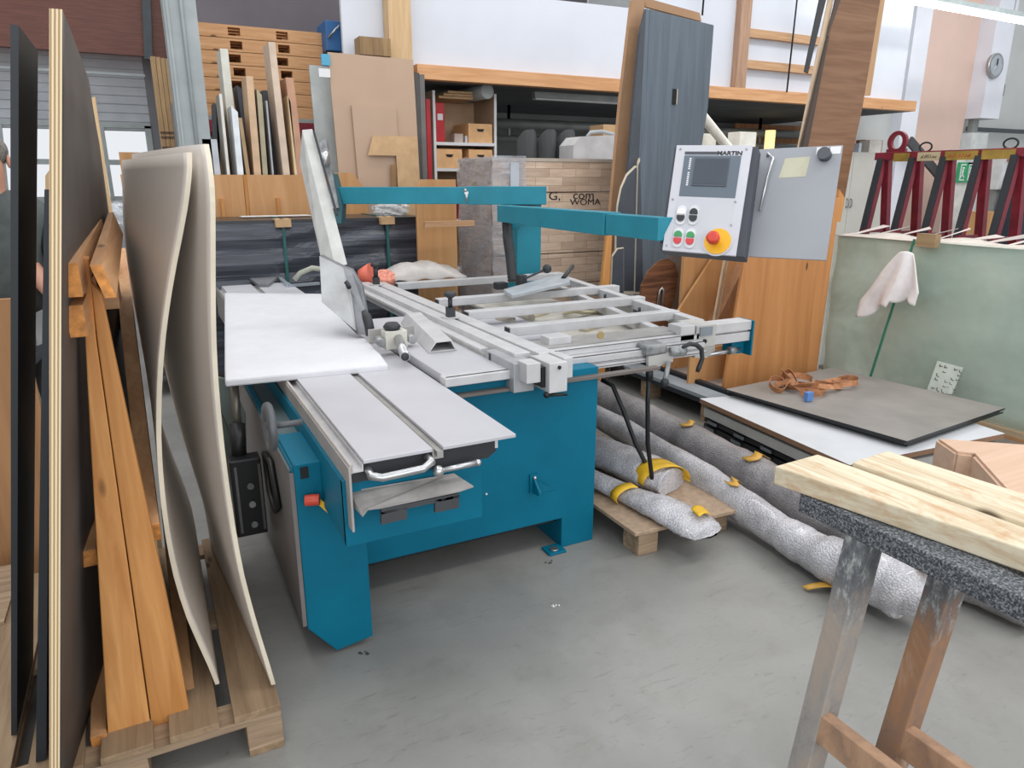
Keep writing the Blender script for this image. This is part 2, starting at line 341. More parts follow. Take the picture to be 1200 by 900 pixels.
# sheets standing upright in the bin
bin_ = thing('sheet_bin', 'wooden bin of orange plywood boards holding the upright offcuts', 'bin', (1.1, 7.2, 0))
bxs = [P('Y', 6.95, px, 220).x for px in (190, 286, 364)]
B(bxs[0]-.3, bxs[1]-.005, 6.93, 6.96, 0, 1.70).build('side_board', plyX, bin_)
B(bxs[1]-.0, bxs[1]+.03, 6.94, 6.975, 0, 1.70).build('post', pineZ, bin_)
B(bxs[1]+.03, bxs[2]+.15, 6.93, 6.96, 0, 1.70).build('side_board', plyX, bin_)
for px in (259, 325):
    x = P('Y', 6.9, px, 230).x; MB().prism([(x, 6.90, 0), (x+.02, 6.90, 0), (x+.02, 6.90, 1.5), (x-.01, 6.90, 1.5)], (0, .03, 0)).build('batten', pineZ, bin_)
B(bxs[0]-.3, bxs[2]+.15, 7.7, 7.73, 0, 1.9).build('back_board', plyX, bin_)
B(bxs[0]-.3, bxs[2]+.15, 6.96, 7.7, .1, .13).build('floor_board', plyX, bin_)
SH = [(256, 121, 260, 6, '#b79a72', 'tan fibreboard offcut at the left end of the upright sheets'),
 (258, 110, 268, 3, '#d8d4cb', 'thin white strip just left of the tall white sheet'),
 (262, 57, 278, 8, '#dcdcd2', 'tall white sheet, the left one of the two tallest in the bin'),
 (274, 124, 282, 6, '#dfe4e8', 'short white sheet with a blunt top right of the tall white one'),
 (285, 170, 288, 6, '#e6e0d6', 'shortest cream offcut with a slanted top in the bin'),
 (281, 138, 291, 4, '#a58965', 'narrow tan offcut in front of the dark grey pointed sheet'),
 (282, 100, 297, 9, '#4c4f57', 'dark slate sheet with a pointed top left of the beige tall one'),
 (292, 89, 302, 7, '#c8a989', 'beige sheet with a rounded top in the middle of the bin'),
 (297, 145, 304, 6, '#a08565', 'brown board standing low beside the beige round-topped sheet'),
 (303, 104, 311, 5, '#a49a80', 'olive tinted board left of the black pointed sheet'),
 (312, 106, 322, 9, '#4a4d52', 'charcoal sheet with a pointed top right of centre in the bin'),
 (312, 118, 320, 2, '#a9a9ab', 'thin silver strip in front of the charcoal pointed sheet'),
 (320, 115, 331, 5, '#c9a983', 'tan sheet directly left of the tall pinkish one'),
 (318, 49, 336, 7, '#cdb8a4', 'tallest pinkish sheet standing in the offcut bin'),
 (334, 114, 344, 9, '#232a2e', 'black sheet left of the row of cream boards'),
 (338, 112, 347, 3, '#d8bf98', 'first cream board right of the black sheet'),
 (342, 114, 350, 3, '#cbb089', 'second cream board right of the black sheet'),
 (339, 91, 353, 8, '#b98d72', 'reddish tan sheet at the right end of the bin'),
 (253, 120, 256, 4, '#666a70', 'grey offcut edge behind the tan one at the far left of the bin'),
 (245, 163, 250, 14, '#b9bcc2', 'low pale grey sheet at the left end of the bin')]
for i, (xt, yt, xb, wd, c, lab) in enumerate(SH):
    Y = 7.0 if i % 2 else 7.36
    a = P('Y', Y, xt, yt); b_ = P('Y', Y, xb, 207); k = (b_.z-.14)/(a.z-b_.z); e = b_ + (b_-a)*k
    ww = wd*.009; dp = .32
    tp = .05 if i % 3 == 0 else .0
    pts = [(e.x-ww/2, Y, e.z), (e.x+ww/2, Y, e.z), (a.x+ww/2, Y, a.z-tp), (a.x-ww/2+.005, Y, a.z)]
    m = MB().prism(pts, (0, dp, 0))
    tag(m.build('upright_sheet', plain('sheet_'+c[1:], c, .6, 0, .05, 8), None, 0), lab, 'sheet', 'offcuts standing in the wooden bin')
# bundle of brown boards left of the column
for i in range(4):
    x = P('Y', 7.6, 176+i*5.5, 66).x
    o = B(x, x+.042, 7.6, 7.75, 0, P('Y', 7.6, 180, 66 + i*.5).z).build('narrow_board', wood('ribbed_board_%d' % (i % 2), ['#b99a72', '#c8a87e'][i % 2], '#9b7b57', 'Z', .7, 40, False))
    tag(o, ['leftmost', 'second', 'third', 'rightmost'][i] + ' of the four narrow brown boards beside the steel column', 'board', 'narrow brown boards by the column')
    pm = MB()
    for zz in (2.02, 2.06, 1.93): pm.box(x+.004, x+.038, 7.597, 7.6, zz, zz+.022)
    pm.build('printed_band', plain('print_ink', '#5f4a38', .8), o)
x = P('Y', 7.3, 199, 100).x
tag(B(x, x+.05, 7.45, 7.9, 0, P('Y', 7.4, 200, 120).z).build('narrow_sheet', plain('grey_sheet', '#8a8788', .7)), 'grey narrow sheet standing between the brown boards and the column', 'sheet')
# leaning fibreboards
a = [P('Y', 7.1, *q) for q in ((384, 61), (484, 70))]
zb_ = .05
mb = MB().prism([(a[0].x, 7.1, a[0].z), (a[1].x, 7.1, a[1].z-.0), (a[1].x+.03, 6.98, zb_), (a[0].x+.05, 6.98, zb_)], (0, .02, 0))
tag(mb.build('fibreboard_sheet', mdf), 'large brown fibreboard sheet leaning upright, biggest of the brown boards', 'board')
a = [P('Y', 7.05, *q) for q in ((412, 123), (464, 126), (464, 215), (416, 222))]
mb = MB().prism([(a[0].x, 7.05, a[0].z), (a[1].x, 7.05, a[1].z), (a[1].x+.02, 6.94, .0), (a[0].x+.05, 6.94, .0)], (0, .02, 0))
tag(mb.build('fibreboard_sheet', mdf), 'narrow brown board leaning against the face of the large fibreboard', 'board')
a = [P('Y', 7.0, *q) for q in ((437, 159), (489, 160), (489, 235), (431, 182))]
bx = thing('cardboard_flat', 'flattened cardboard with a slanted flap in front of the fibreboard', 'cardboard', (a[0].x+.2, 6.95, 0))
MB().prism([(a[0].x, 7.0, a[0].z), (a[1].x, 7.0, a[1].z), (a[1].x, 6.9, .0), (a[0].x+.22, 6.9, .0), (a[0].x+.22, 6.99, a[3].z-.0), (a[3].x, 6.99, a[3].z)], (0, .012, 0)).build('sheet', kraft, bx)
MB().prism([P('Y', 6.97, *q) for q in ((458, 193), (464, 193), (464, 240), (459, 240))], (0, .01, 0)).build('tape', plain('brown_tape', '#8f6a42', .5), bx)
a = [P('Y', 7.3, *q) for q in ((362, 76), (386, 78), (386, 220))]
tag(MB().prism([(a[0].x, 7.3, a[0].z), (a[1].x, 7.3, a[1].z), (a[1].x+.02, 7.15, .0), (a[0].x+.02, 7.15, .0)], (0, .02, 0)).build('grey_sheet', plain('pale_green_grey', '#aeb5b4', .6)), 'pale grey-green sheet leaning left of the large fibreboard', 'sheet')
q = P('Y', 7.08, 376, 63); q2 = P('Y', 7.08, 387, 77)
tag(B(q.x, q2.x, 7.07, 7.09, q2.z, q.z).build('cyan_card', plain('cyan_card', '#4f9fc0', .5)), 'small cyan card stuck on top corner of the fibreboard', 'card')
q = P('Y', 7.08, 373, 80); q2 = P('Y', 7.08, 387, 91)
tag(B(q.x, q2.x, 7.07, 7.09, q2.z, q.z).build('white_card', white), 'small white card under the cyan card on the fibreboard', 'card')
for i, (px, c, w_) in enumerate(((486, '#4f4b49', .05), (492, '#6b6866', .05))):
    x = P('Y', 7.1, px, 100).x; tag(B(x, x+w_, 7.1, 7.6, 0, P('Y', 7.1, px, 85+i*2).z).build('narrow_sheet', plain('strip_%d' % i, c, .7)), ['dark board edge right behind the large fibreboard', 'grey board edge between the fibreboard and the red rail'][i], 'sheet')
# black film-wrapped pack
pk = thing('wrapped_panel_pack', 'low pack of panels in black stretch film behind the saw', 'pack', (1.2, 6.6, 0))
w0, w1 = P('Y', 6.1, 150, 260).x, P('Y', 6.1, 500, 257).x
film = plain('black_stretch_film', '#40434b', .22, 0, .35, 3, .9, 0, (.35, .35, 7))
mb = MB(); mb.smooth = False
def packf(u, v):
    x = w0+(w1-w0)*u; zz = .12+1.20*v; return (x, 6.1 + .012*math.sin(37*v+3*math.sin(5*u)) + .01*math.sin(9*u), zz)
mb.sheet(packf, 40, 30, (0, .75, 0)); mb.build('film_wrap', film, pk)
B(w0, w1, 6.12, 6.84, 1.32, 1.345).build('top_panel', plain('pack_top', '#25282d', .3), pk)
for px in (334, 455):
    x = P('Y', 6.08, px, 290).x
    B(x-.012, x+.012, 6.075, 6.085, .1, 1.35).build('strap', plain('green_strap', '#1f5d5a', .5), pk); B(x-.012, x+.012, 6.08, 6.86, 1.346, 1.352).build('strap', plain('green_strap', '#1f5d5a'), pk)
    B(x-.06, x+.06, 6.05, 6.2, 1.29, 1.352).build('corner_protector', kraft, pk)
B(w0+.35, w1-.1, 6.2, 6.7, 0, .12).build('base', palletX, pk)
q = P('Z', 1.356, 325, 253)
tag(MB().box(q.x-.3, q.x+.28, q.y-.05, q.y+.1, 1.353, 1.358).build('paper_sheet', white), 'white paper strip lying on the black wrapped pack', 'paper')
# crumpled film
fm = glassy('clear_film', '#d9dee2', .12, .5, .8, .6, 14)
def crumple(c, sx, sy, sz, name, label, seed):
    rnd = random.Random(seed); mb = MB(); mb.smooth = False; k = len(mb.v); n, h = 14, 8
    for i in range(h+1):
        th = math.pi*i/h
        for j in range(n):
            g = 2*math.pi*j/n; rr = 1+rnd.uniform(-.28, .28); mb.v.append(V(c)+V((math.sin(th)*math.cos(g)*sx*rr, math.sin(th)*math.sin(g)*sy*rr, max(-.9, math.cos(th))*sz*(1+rnd.uniform(-.1, .1)))))
    for i in range(h):
        for j in range(n): mb.f.append([i*n+j, (i+1)*n+j, (i+1)*n+(j+1) % n, i*n+(j+1) % n]); mb.m.append(0); mb.sm.append(False)
    return tag(mb.build(name, fm), label, 'film')
q = P('Y', 6.35, 462, 250); crumple((q.x, 6.45, 1.40), .16, .1, .07, 'crumpled_film', 'crumpled clear film lying on the right end of the black pack', 3)
q = P('Y', 6.3, 138, 255); crumple((q.x, 6.3, 1.40), .09, .08, .09, 'crumpled_film', 'small bunch of clear film left of the curved grey sheets', 5)
# wrapped plank pack
pp = thing('wrapped_plank_pack', 'tall film-wrapped pack of oak block boards marked in black pen', 'pack', (3.2, 6, 0))
gx = 2.66; GX1 = P('Y', 5.6, 727, 250).x; gy = 5.6; gyb = P('X', gx, 538, 187).y; ztop = 1.84
def brickmat(name, rot):
    m, nt, b = _base(name, .45, 0, .2); mp = _coord(nt, (1, 1, 1), rot); br = nt.nodes.new('ShaderNodeTexBrick'); nt.links.new(mp.outputs[0], br.inputs[0])
    br.inputs['Color1'].default_value = hexc('#e0c8b2'); br.inputs['Color2'].default_value = hexc('#b59b85'); br.inputs['Mortar'].default_value = hexc('#a48d78'); br.inputs['Scale'].default_value = 1
    br.inputs['Brick Width'].default_value = .27; br.inputs['Row Height'].default_value = .07; br.inputs['Mortar Size'].default_value = .002; br.inputs['Bias'].default_value = -.35
    mp2 = _coord(nt, (.15, .15, 1)); n = _noise(nt, mp2, 30, 4, .6, .4); r = _ramp(nt, [(.3, '#dacfc4'), (.7, '#ffffff')]); nt.links.new(n.outputs[0], r.inputs[0])
    mx = nt.nodes.new('ShaderNodeMix'); mx.data_type = 'RGBA'; mx.blend_type = 'MULTIPLY'; mx.inputs[0].default_value = .8; nt.links.new(br.outputs[0], mx.inputs[6]); nt.links.new(r.outputs[0], mx.inputs[7]); nt.links.new(mx.outputs[2], b.inputs['Base Color']); return m
oak = brickmat('oak_block_board', (math.pi/2, 0, 0)); oaks = wood('oak_long_grain', '#b39a80', '#93795f', 'Y', .5, 14, False)
zz = [.14, .44, .74, 1.02, 1.28, 1.55, 1.81]
for i in range(6):
    mb = MB(); mb.box(gx, GX1, gy, gyb, zz[i]+.006, zz[i+1]-.002)
    o = mb.build('board_layer', [oak, oaks], pp, .003)
    for pl_ in o.data.polygons:
        if abs(pl_.normal.x) > .5: pl_.material_index = 1
B(gx-.01, GX1+.01, gy-.01, gyb+.01, 1.808, 1.835).build('top_sheet', plain('pack_lid', '#b3a79a', .5), pp)
B(gx+.02, GX1-.02, gy+.02, gyb-.02, .0, .14).build('base', palletX, pp)
wf = glassy('pack_film', '#c9c9cf', .1, .35, .9, .5, 7, (1, 1, 3))
def pf(u, v): return (gx-.018+.008*math.sin(23*v+9*u), gy+(gyb-gy)*u, .1+1.745*v+.004*math.sin(20*u))
mb = MB(); mb.sheet(pf, 18, 24, (.003, 0, 0)); mb.sheet(lambda u, v: (gx-.02+.32*u, gy-.018+.007*math.sin(31*v+5*u), .7+1.15*v), 8, 24, (0, .003, 0)); mb.build('film_wrap', wf, pp)
ink = plain('black_marker', '#2a2623', .8)
for s_, px, py, sz in (('G,', 650, 230, .1), ('com', 684, 229, .1), ('WOMA', 686, 237, .075)):
    q = P('Y', gy-.003, px, py); text(s_, sz, frame(q, (1, 0, .0), (0, 0, 1)), 'marker_writing', ink, pp, .0015, 1.3)
mb = MB(); q = P('Y', gy-.03, 635, 205); mb.box(q.x-.3, q.x-.22, gy-.03, gy-.02, q.z-.14, q.z+.1); mb.build('label_sheet', plain('grey_label', '#b9bfc6', .5), pp)
# orange ply uprights near the packs
q = P('Y', 5.8, 487, 208); q2 = P('Y', 5.8, 534, 208)
tag(MB().prism([(q.x+.05, 5.8, 1.66), (q2.x, 5.8, 1.66), (q2.x, 5.8, .0), (q.x, 5.8, .0), (q.x, 5.8, 1.58)], (0, .03, 0)).build('plywood_board', plyX), 'orange plywood board standing left of the oak board pack', 'board')
q = P('Y', 6.9, 386, 206); q2 = P('Y', 6.9, 428, 206)
tag(MB().prism([(q.x, 6.0+.88, 1.72), (q2.x-.12, 6.88, 1.72), (q2.x, 6.88, 1.55), (q2.x, 6.88, 0), (q.x, 6.88, 0)], (0, .03, 0)).build('plywood_board', plyX), 'orange plywood end board with a clipped corner under the blue arm', 'board')
q = P('Y', 5.5, 497, 263); q2 = P('Y', 5.5, 555, 263)
tag(B(q.x, q2.x, 5.48, 5.52, q.z-.022, q.z+.022).build('batten', pineX), 'short horizontal wooden batten in front of the oak board pack', 'batten')
# shelf unit
sx0, sx1 = P('Y', 8.2, 508, 150).x, P('Y', 8.2, 582, 150).x
st = thing('shelf_unit', 'open shelf unit with white edges under the mezzanine', 'shelf', ((sx0+sx1)/2, 8.5, 0)); wed = white
ztp = 2.64
for x in (sx0, sx1-.03):
    B(x, x+.03, 8.2, 8.215, 0, ztp).build('edge_strip', white, st); B(x, x+.03, 8.215, 8.8, 0, ztp).build('side_panel', plain('shelf_side', '#a8937c', .7), st)
B(sx0, sx1, 8.8, 8.82, 0, ztp-.05).build('back_panel', plain('shelf_back', '#c9ab8c', .7), st)
zs = [P('Y', 8.2, 545, 167).z, P('Y', 8.2, 520, 197).z, 1.2, .6, .05]
for z_ in zs: B(sx0+.03, sx1-.03, 8.2, 8.8, z_-.035, z_).build('shelf_board', white, st)
def crate(x0, x1, z0, h, lab):
    c = thing('wooden_box', lab, 'box', ((x0+x1)/2, 8.45, z0), 'wooden boxes in the shelf unit'); pb = plain('box_ply', '#dcae7c', .6, 0, .05, 9)
    B(x0, x1, 8.22, 8.235, z0+.002, z0+h).build('front_panel', pb, c); B(x0, x0+.012, 8.235, 8.68, z0+.002, z0+h).build('side_panel', pb, c); B(x1-.012, x1, 8.235, 8.68, z0+.002, z0+h).build('side_panel', pb, c)
    B(x0, x1, 8.68, 8.69, z0+.002, z0+h).build('rear_panel', pb, c); B(x0, x1, 8.235, 8.68, z0+h, z0+h+.008).build('lid', pb, c)
    xm = (x0+x1)/2; MB().prism([(xm-.05, 8.216, z0+h*.75), (xm+.05, 8.216, z0+h*.75), (xm+.03, 8.216, z0+h*.6), (xm-.03, 8.216, z0+h*.6)], (0, .004, 0)).build('grip_hole', blackm, c); return c
wx = sx1-sx0
crate(sx1-.36, sx1-.05, zs[0], .21, 'pale wooden box with a grip hole on the top shelf')
crate(sx0+.04, sx0+.36, zs[1], .21, 'pale wooden box at the left of the second shelf')
crate(sx1-.36, sx1-.05, zs[1], .21, 'pale wooden box at the right of the second shelf, partly behind the pack')
rf = thing('red_file_box', 'tall red box standing on the left of the top shelf', 'box', (sx0+.1, 8.35, zs[0]))
B(sx0+.035, sx0+.15, 8.22, 8.5, zs[0]+.002, zs[0]+.43).build('body', red, rf, .01); B(sx0+.06, sx0+.125, 8.215, 8.22, zs[0]+.24, zs[0]+.31).build('label', white, rf)
tag(B(sx0+.28, sx0+.39, 8.25, 8.4, zs[0]+.002, zs[0]+.1).build('small_carton', plain('grey_carton', '#b9a79c', .6)), 'small pinkish carton on the top shelf between red box and wooden box', 'box')
tag(B(sx0+.42, sx0+.445, 8.25, 8.4, zs[0]+.002, zs[0]+.08).build('white_packet', white), 'tiny white packet beside the wooden box on the top shelf', 'packet')
tag(B(sx0+.06, sx0+.4, 8.25, 8.5, 1.2, 1.62).build('red_box', darkred), 'dark red box low in the shelf unit', 'box')
x = P('Y', 8.1, 500, 150).x; tag(B(x, x+.05, 8.1, 8.16, 0, P('Y', 8.1, 499, 116).z).build('red_rail', red), 'tall red rail standing left of the shelf unit', 'rail')
q = P('Y', 8.3, 563, 109); tag(MB().cyl((q.x, 8.1, q.z), (q.x-.1, 8.9, q.z-.0), .085, n=24).build('grey_pipe_roll', galv), 'grey pipe end lying on top of the shelf unit', 'pipe')
for i in range(3):
    tag(B(q.x-.55+.06*i, q.x-.12, 8.25, 8.7, q.z-.085+.03*i, q.z-.06+.03*i).build('cardboard_piece', kraft), ['lowest', 'middle', 'upper'][i]+' flat cardboard piece on top of the shelf unit', 'cardboard', 'flat cardboard on the shelf unit')
# unlit strip lamp and ducts beneath the mezzanine
a, b_ = P('Y', 8.4, 625, 112), P('Y', 8.4, 728, 121)
t = thing('strip_lamp', 'unlit white strip lamp under the mezzanine beam', 'lamp', ((a.x+b_.x)/2, 8.4, a.z))
B(a.x, b_.x+.5, 8.36, 8.46, a.z-.03, a.z+.05).build('housing', galv, t, .008); B(a.x+.02, b_.x+.48, 8.37, 8.45, a.z-.045, a.z-.03).build('diffuser', white, t)
for z_, r_ in ((2.46, .07), (2.25, .05)):
    dm = MB().cyl((4.2, 10.0, z_), (11, 10.0, z_), r_)
    for hx_ in (5, 8, 10): dm.box(hx_, hx_+.03, 9.98, 10.02, z_, 2.715)
    tag(dm.build('duct', galv), 'grey duct running along under the mezzanine, ' + ('upper' if z_ > 2.3 else 'lower') + ' one', 'duct')
for i, px in enumerate((618, 642, 664)):
    q = P('Y', 7.4, px, 152); mb = MB()
    mb.sheet(lambda u, v: (q.x-.12+.24*u, 7.4+.1*math.sin(math.pi*u)*-1+.12*v*0, 1.0+(q.z-1.0)*v - .12*(abs(2*u-1)**3)*v), 8, 6, (0, .03, 0))
    c = thing('shell_chair', ['left', 'middle', 'right'][i] + ' dark grey chair back seen above the oak board pack', 'chair', (q.x, 7.6, 0), 'dark chairs under the mezzanine')
    sg = plain('dark_shell', '#4b4d4e', .6); mb.build('backrest', sg, c); B(q.x-.12, q.x+.12, 7.4, 7.8, .96, 1.0).build('seat', sg, c, .01)
    for sx in (-.1, .08):
        for sy in (7.43, 7.75): B(q.x+sx, q.x+sx+.025, sy, sy+.025, 0, .96).build('leg', blackm, c)
q = P('Y', 7.0, 700, 170)
cr = thing('white_crate', 'white angular crate behind the oak board pack', 'crate', (q.x, 7.1, 0))
a = [P('Y', 7.0, *k) for k in ((672, 170), (680, 160), (727, 158), (727, 190), (672, 190))]
MB().prism([(a[0].x, 7, 1.9-.2), (a[0].x, 7, a[0].z), (a[1].x, 7, a[1].z), (a[2].x, 7, a[2].z), (a[2].x, 7, 1.7)], (0, .3, 0)).build('body', plain('dull_white', '#c6c4c4', .6), cr)
B(a[0].x, a[2].x, 7, 7.3, 0, 1.7).build('stand', plain('dark_stand', '#55585a'), cr)
MB().tube([P('Y', 7.1, 688, 160), P('Y', 7.1, 692, 155), P('Y', 7.1, 705, 154), P('Y', 7.1, 722, 158)], .02, 8).build('hose', plain('pale_hose', '#a7adb0'), cr)
tag(B(P('Y', 7.6, 707, 150).x, P('Y', 7.6, 727, 150).x, 7.6, 7.9, 0, P('Y', 7.6, 715, 146).z).build('carton', kraft), 'brown carton behind the white crate left of the brown tall board', 'box')
# lit area under the mezzanine on the right
a, b_ = P('Y', 10.4, 866, 160), P('Y', 10.4, 945, 160)
struct(B(a.x-.1, b_.x+.6, 10.4, 10.45, 0, P('Y', 10.4, 900, 146).z), 'wall_inner_office', wood('office_wood', '#b5855c', '#94653f', 'Z', .6, 12))
q = P('Y', 9.6, 902, 165)
lt = thing('glowing_lamp', 'glowing warm cylindrical lamp right of the control panel', 'lamp', (q.x, 9.6, 0)); 
MB().cyl((q.x, 9.6, q.z-.35), (q.x, 9.6, q.z+.17), .085, n=20).build('lamp_shade', emit('warm_glow', '#ffd795', 1.3), lt); MB().cyl((q.x, 9.6, 0), (q.x, 9.6, q.z-.35), .03).build('pole', blackm, lt)
for i, (x0_, x1_, y0_, y1_, lab) in enumerate(((817, 840, 157, 175, 'white box with a small hole above the left of the control panel'), (866, 887, 155, 175, 'bright white box above the right corner of the control panel'))):
    a, b_ = P('Y', 6.5, x0_, y1_), P('Y', 6.5, x1_, y0_); c = thing('white_box', lab, 'box', ((a.x+b_.x)/2, 6.6, 0)); B(a.x, b_.x, 6.5, 6.7, b_.z-.45, b_.z).build('body', plain('cream_box', '#efece0', .5), c, .006); B(a.x+.04, b_.x-.04, 6.54, 6.66, 0, b_.z-.45).build('stand', greyp, c)
a, b_ = P('Y', 6.3, 818, 130), P('Y', 6.3, 851, 170)
tag(MB().tube([a+(a-b_)*.5, a, b_, b_+(b_-a)*1.2, V((b_.x+(b_.x-a.x)*1.2+.05, 6.3, 0))], [.055, .055, .05, .05, .05], 16).build('diagonal_duct', plain('cream_box', '#efece0')), 'cream diagonal pipe between the dark tall boards and the control panel', 'pipe')
# cupboards on the right behind the glass rack
cb = plain('grey_cupboard', '#c3c0b8', .6, 0, .02, 3)
cx0, cx1 = P('Y', 8.4, 978, 180).x, P('Y', 8.4, 1047, 180).x; zt_ = P('Y', 8.4, 1000, 178).z+.0
c = thing('cupboard', 'pale grey double-door cupboard behind the leaning grey plate', 'cupboard', ((cx0+cx1)/2, 8.6, 0))
B(cx0-.25, cx1, 8.42, 8.95, 0, zt_).build('body', cb, c)
xm = P('Y', 8.4, 995, 230).x
for a, b_ in ((cx0-.24, xm-.004), (xm+.004, cx1-.01)):
    dd = B(a, b_, 8.4, 8.42, .05, zt_-.01).build('door', cb, c)
for s_ in (-1, 1):
    hz = P('Y', 8.4, 995, 238).z; MB().tube([(xm+s_*.05, 8.4, hz+.07), (xm+s_*.04, 8.36, hz+.05), (xm+s_*.04, 8.36, hz-.05), (xm+s_*.05, 8.4, hz-.07)], .012, 6).build('handle', greyp, c)
a, b_ = P('Y', 8.6, 998, 193), P('Y', 8.6, 1004, 168); tag(B(a.x, b_.x, 8.5, 8.7, zt_, b_.z).build('grey_canister', plain('blueish_white', '#c5cad6', .5)), 'narrow pale canister on the grey cupboard', 'canister')
a = P('Y', 8.6, 1010, 193); tag(B(a.x, a.x+.3, 8.5, 8.7, zt_, zt_+.2).build('pale_carton', plain('pale_carton_', '#cfc8c2', .6)), 'pale carton on the grey cupboard left of the brown carton', 'box')
a = P('Y', 8.6, 1014, 185); tag(B(a.x+.1, a.x+.55, 8.72, 8.9, zt_, zt_+.22).build('brown_carton', plain('brown_carton_', '#9c6f4e', .7)), 'brown carton on the grey cupboard next to the red rack end', 'box')
# electrics, signs, clock
q = P('Y', 8.85, 1167, 77)
ck = thing('wall_clock', 'round silver clock on the white column under the strip light', 'clock', (q.x, 8.85, q.z-.2))
MB().cyl((q.x, 8.9, q.z), (q.x, 8.84, q.z), .22, n=32).build('rim', steel, ck); MB().cyl((q.x, 8.839, q.z), (q.x, 8.835, q.z), .18, n=32).build('face', plain('clock_face', '#a9afb6', .3), ck); B(q.x-.008, q.x+.008, 8.82, 8.834, q.z-.02, q.z+.12).build('hand', blackm, ck); MB().bar((q.x, 8.825, q.z), (q.x-.1, 8.825, q.z-.07), .016, .006, (0, 1, 0)).build('hand', white, ck)
q = P('Y', 9.45, 1176, 105); tag(B(q.x-.07, q.x+.07, 9.47, 9.5, q.z-.12, q.z+.1).build('small_notice', blackm), 'small dark notice on the grey wall below the clock', 'sign')
def signbox(px, py, w_, lab):
    q = P('Y', 8.2, px, py); s_ = thing('exit_sign', lab, 'sign', (q.x, 8.2, q.z-.1), 'green exit signs'); g = plain('sign_green', '#2f9a63', .5)
    B(q.x-w_/2, q.x+w_/2, 8.2, 8.24, q.z-.17, q.z+.17).build('panel', g, s_); wm = MB()
    wm.box(q.x-w_*.3, q.x+w_*.28, 8.19, 8.2, q.z-.14, q.z-.12); wm.box(q.x-w_*.3, q.x-w_*.24, 8.19, 8.2, q.z-.12, q.z+.12); wm.box(q.x-w_*.3, q.x+w_*.28, 8.19, 8.2, q.z+.12, q.z+.14)
    wm.ball((q.x, 8.195, q.z+.07), .022, 6); wm.bar((q.x, 8.195, q.z+.05), (q.x-.01, 8.195, q.z-.03), .04, .008, (0, 1, 0)); wm.bar((q.x, 8.195, q.z-.03), (q.x+.05, 8.195, q.z-.09), .02, .008, (0, 1, 0)); wm.bar((q.x, 8.195, q.z-.03), (q.x-.05, 8.195, q.z-.09), .02, .008, (0, 1, 0))
    wm.build('pictogram', white, s_); return s_
struct(B(P('Y', 8.3, 1112, 200).x, P('Y', 8.3, 1146, 200).x, 8.24, 8.3, 0, P('Y', 8.3, 1120, 175).z), 'wall_sign_partition', plain('partition_white', '#cfcfc9', .7))
signbox(1128, 202, .24, 'green exit sign with a white running figure, left one'); signbox(1137, 202, .2, 'green exit sign partly behind the red rack bar, right one')
a, b_ = P('Y', 8.3, 1131, 172), P('Y', 8.3, 1152, 158); tag(B(a.x, b_.x, 8.2, 8.4, a.z-.3, b_.z+.02).build('electrical_box', plain('box_grey', '#c2c6c4', .5)), 'pale grey electrical box above the exit signs', 'box')
a, b_ = P('Y', 8.3, 1157, 222), P('Y', 8.3, 1174, 186)
sw = thing('switch_cabinet', 'white switch cabinet with a dark lever between the red rack bars', 'cabinet', ((a.x+b_.x)/2, 8.3, 0)); B(a.x, b_.x, 8.1, 8.3, a.z, b_.z).build('body', plain('cab_white', '#d5d7d8', .5), sw); B(a.x+.1, a.x+.22, 8.08, 8.1, a.z+.15, a.z+.22).build('lever', blackm, sw); B(a.x+.1, a.x+.22, 8.08, 8.1, b_.z-.06, b_.z+.02).build('warning_label', plain('rust_label', '#b06a50'), sw); B(a.x+.05, b_.x-.05, 8.15, 8.3, 0, a.z).build('duct', galv, sw)
a, b_ = P('Y', 7.5, 1152, 260), P('Y', 7.5, 1170, 248); tag(B(a.x, b_.x, 7.5, 7.8, 0, b_.z).build('wooden_crate', plyX), 'orange wooden crate glimpsed between the red rack bars', 'crate')
a = P('Y', 7.6, 1192, 245); tag(B(a.x, a.x+.6, 7.6, 7.9, 0, P('Y', 7.6, 1192, 215).z).build('dark_cabinet', plain('navy_cab', '#2d3440', .5)), 'dark cabinet at the right edge behind the red rack', 'cabinet')
a, b_ = P('Y', 9.1, 1096, 185), P('Y', 9.1, 1102, 204)
struct(MB().bar(P('Y', 8.6, 1066, 165), P('Y', 8.6, 1100, 205), .16, .05, (0, 1, 0)), 'trim_13', plain('dark_brace', '#4a4b4e', .6))
# hanging strip light (lit)
a = P('Z', 4.1, 1075, 3); b_ = P('Z', 4.1, 1200, 26)
dd = (b_-a)
sl = thing('strip_light', 'lit white strip light hanging at the top right', 'lamp', ((a+b_)/2).to_tuple())
MB().cyl(a-dd*.6, b_+dd*.6, .035, n=12).build('tube', emit('tube_glow', '#ffffff', 6), sl)
MB().bar(a-dd*.6+V((0, .03, .09)), b_+dd*.6+V((0, .03, .09)), .14, .07).build('housing', plain('lamp_housing', '#b9c4c4', .5), sl)
for k in (.1, .9):
    c_ = a+dd*k; MB().tube([c_+V((0, .03, .12)), c_+V((0, .03, 2.2))], .006, 6).build('hanger', steel, sl)
# ================================================================== THE PANEL SAW
saw = thing('panel_saw', 'large teal sliding-table panel saw with white aluminium tables', 'saw', (1.2, 3.2, 0))
# machine body: teal front, feet notch
mb = MB(); mb.prism([(.57, 2.57, .15), (1.56, 2.57, .15), (1.56, 2.57, 0), (1.735, 2.57, 0), (1.735, 2.57, .855), (1.0, 2.57, .855), (1.0, 2.57, .76), (.57, 2.57, .76)], (0, 1.25, 0))
body = mb.build('machine_body', teal, saw, .004)
mb = MB(); mb.prism([(.58, 2.62, .115), (1.56, 2.62, .115), (1.56, 2.62, .148), (.58, 2.62, .148)], (0, 1.1, 0)); mb.build('under_gap_shade', blackm, saw)  # black strip put in for the shade of the gap under the body
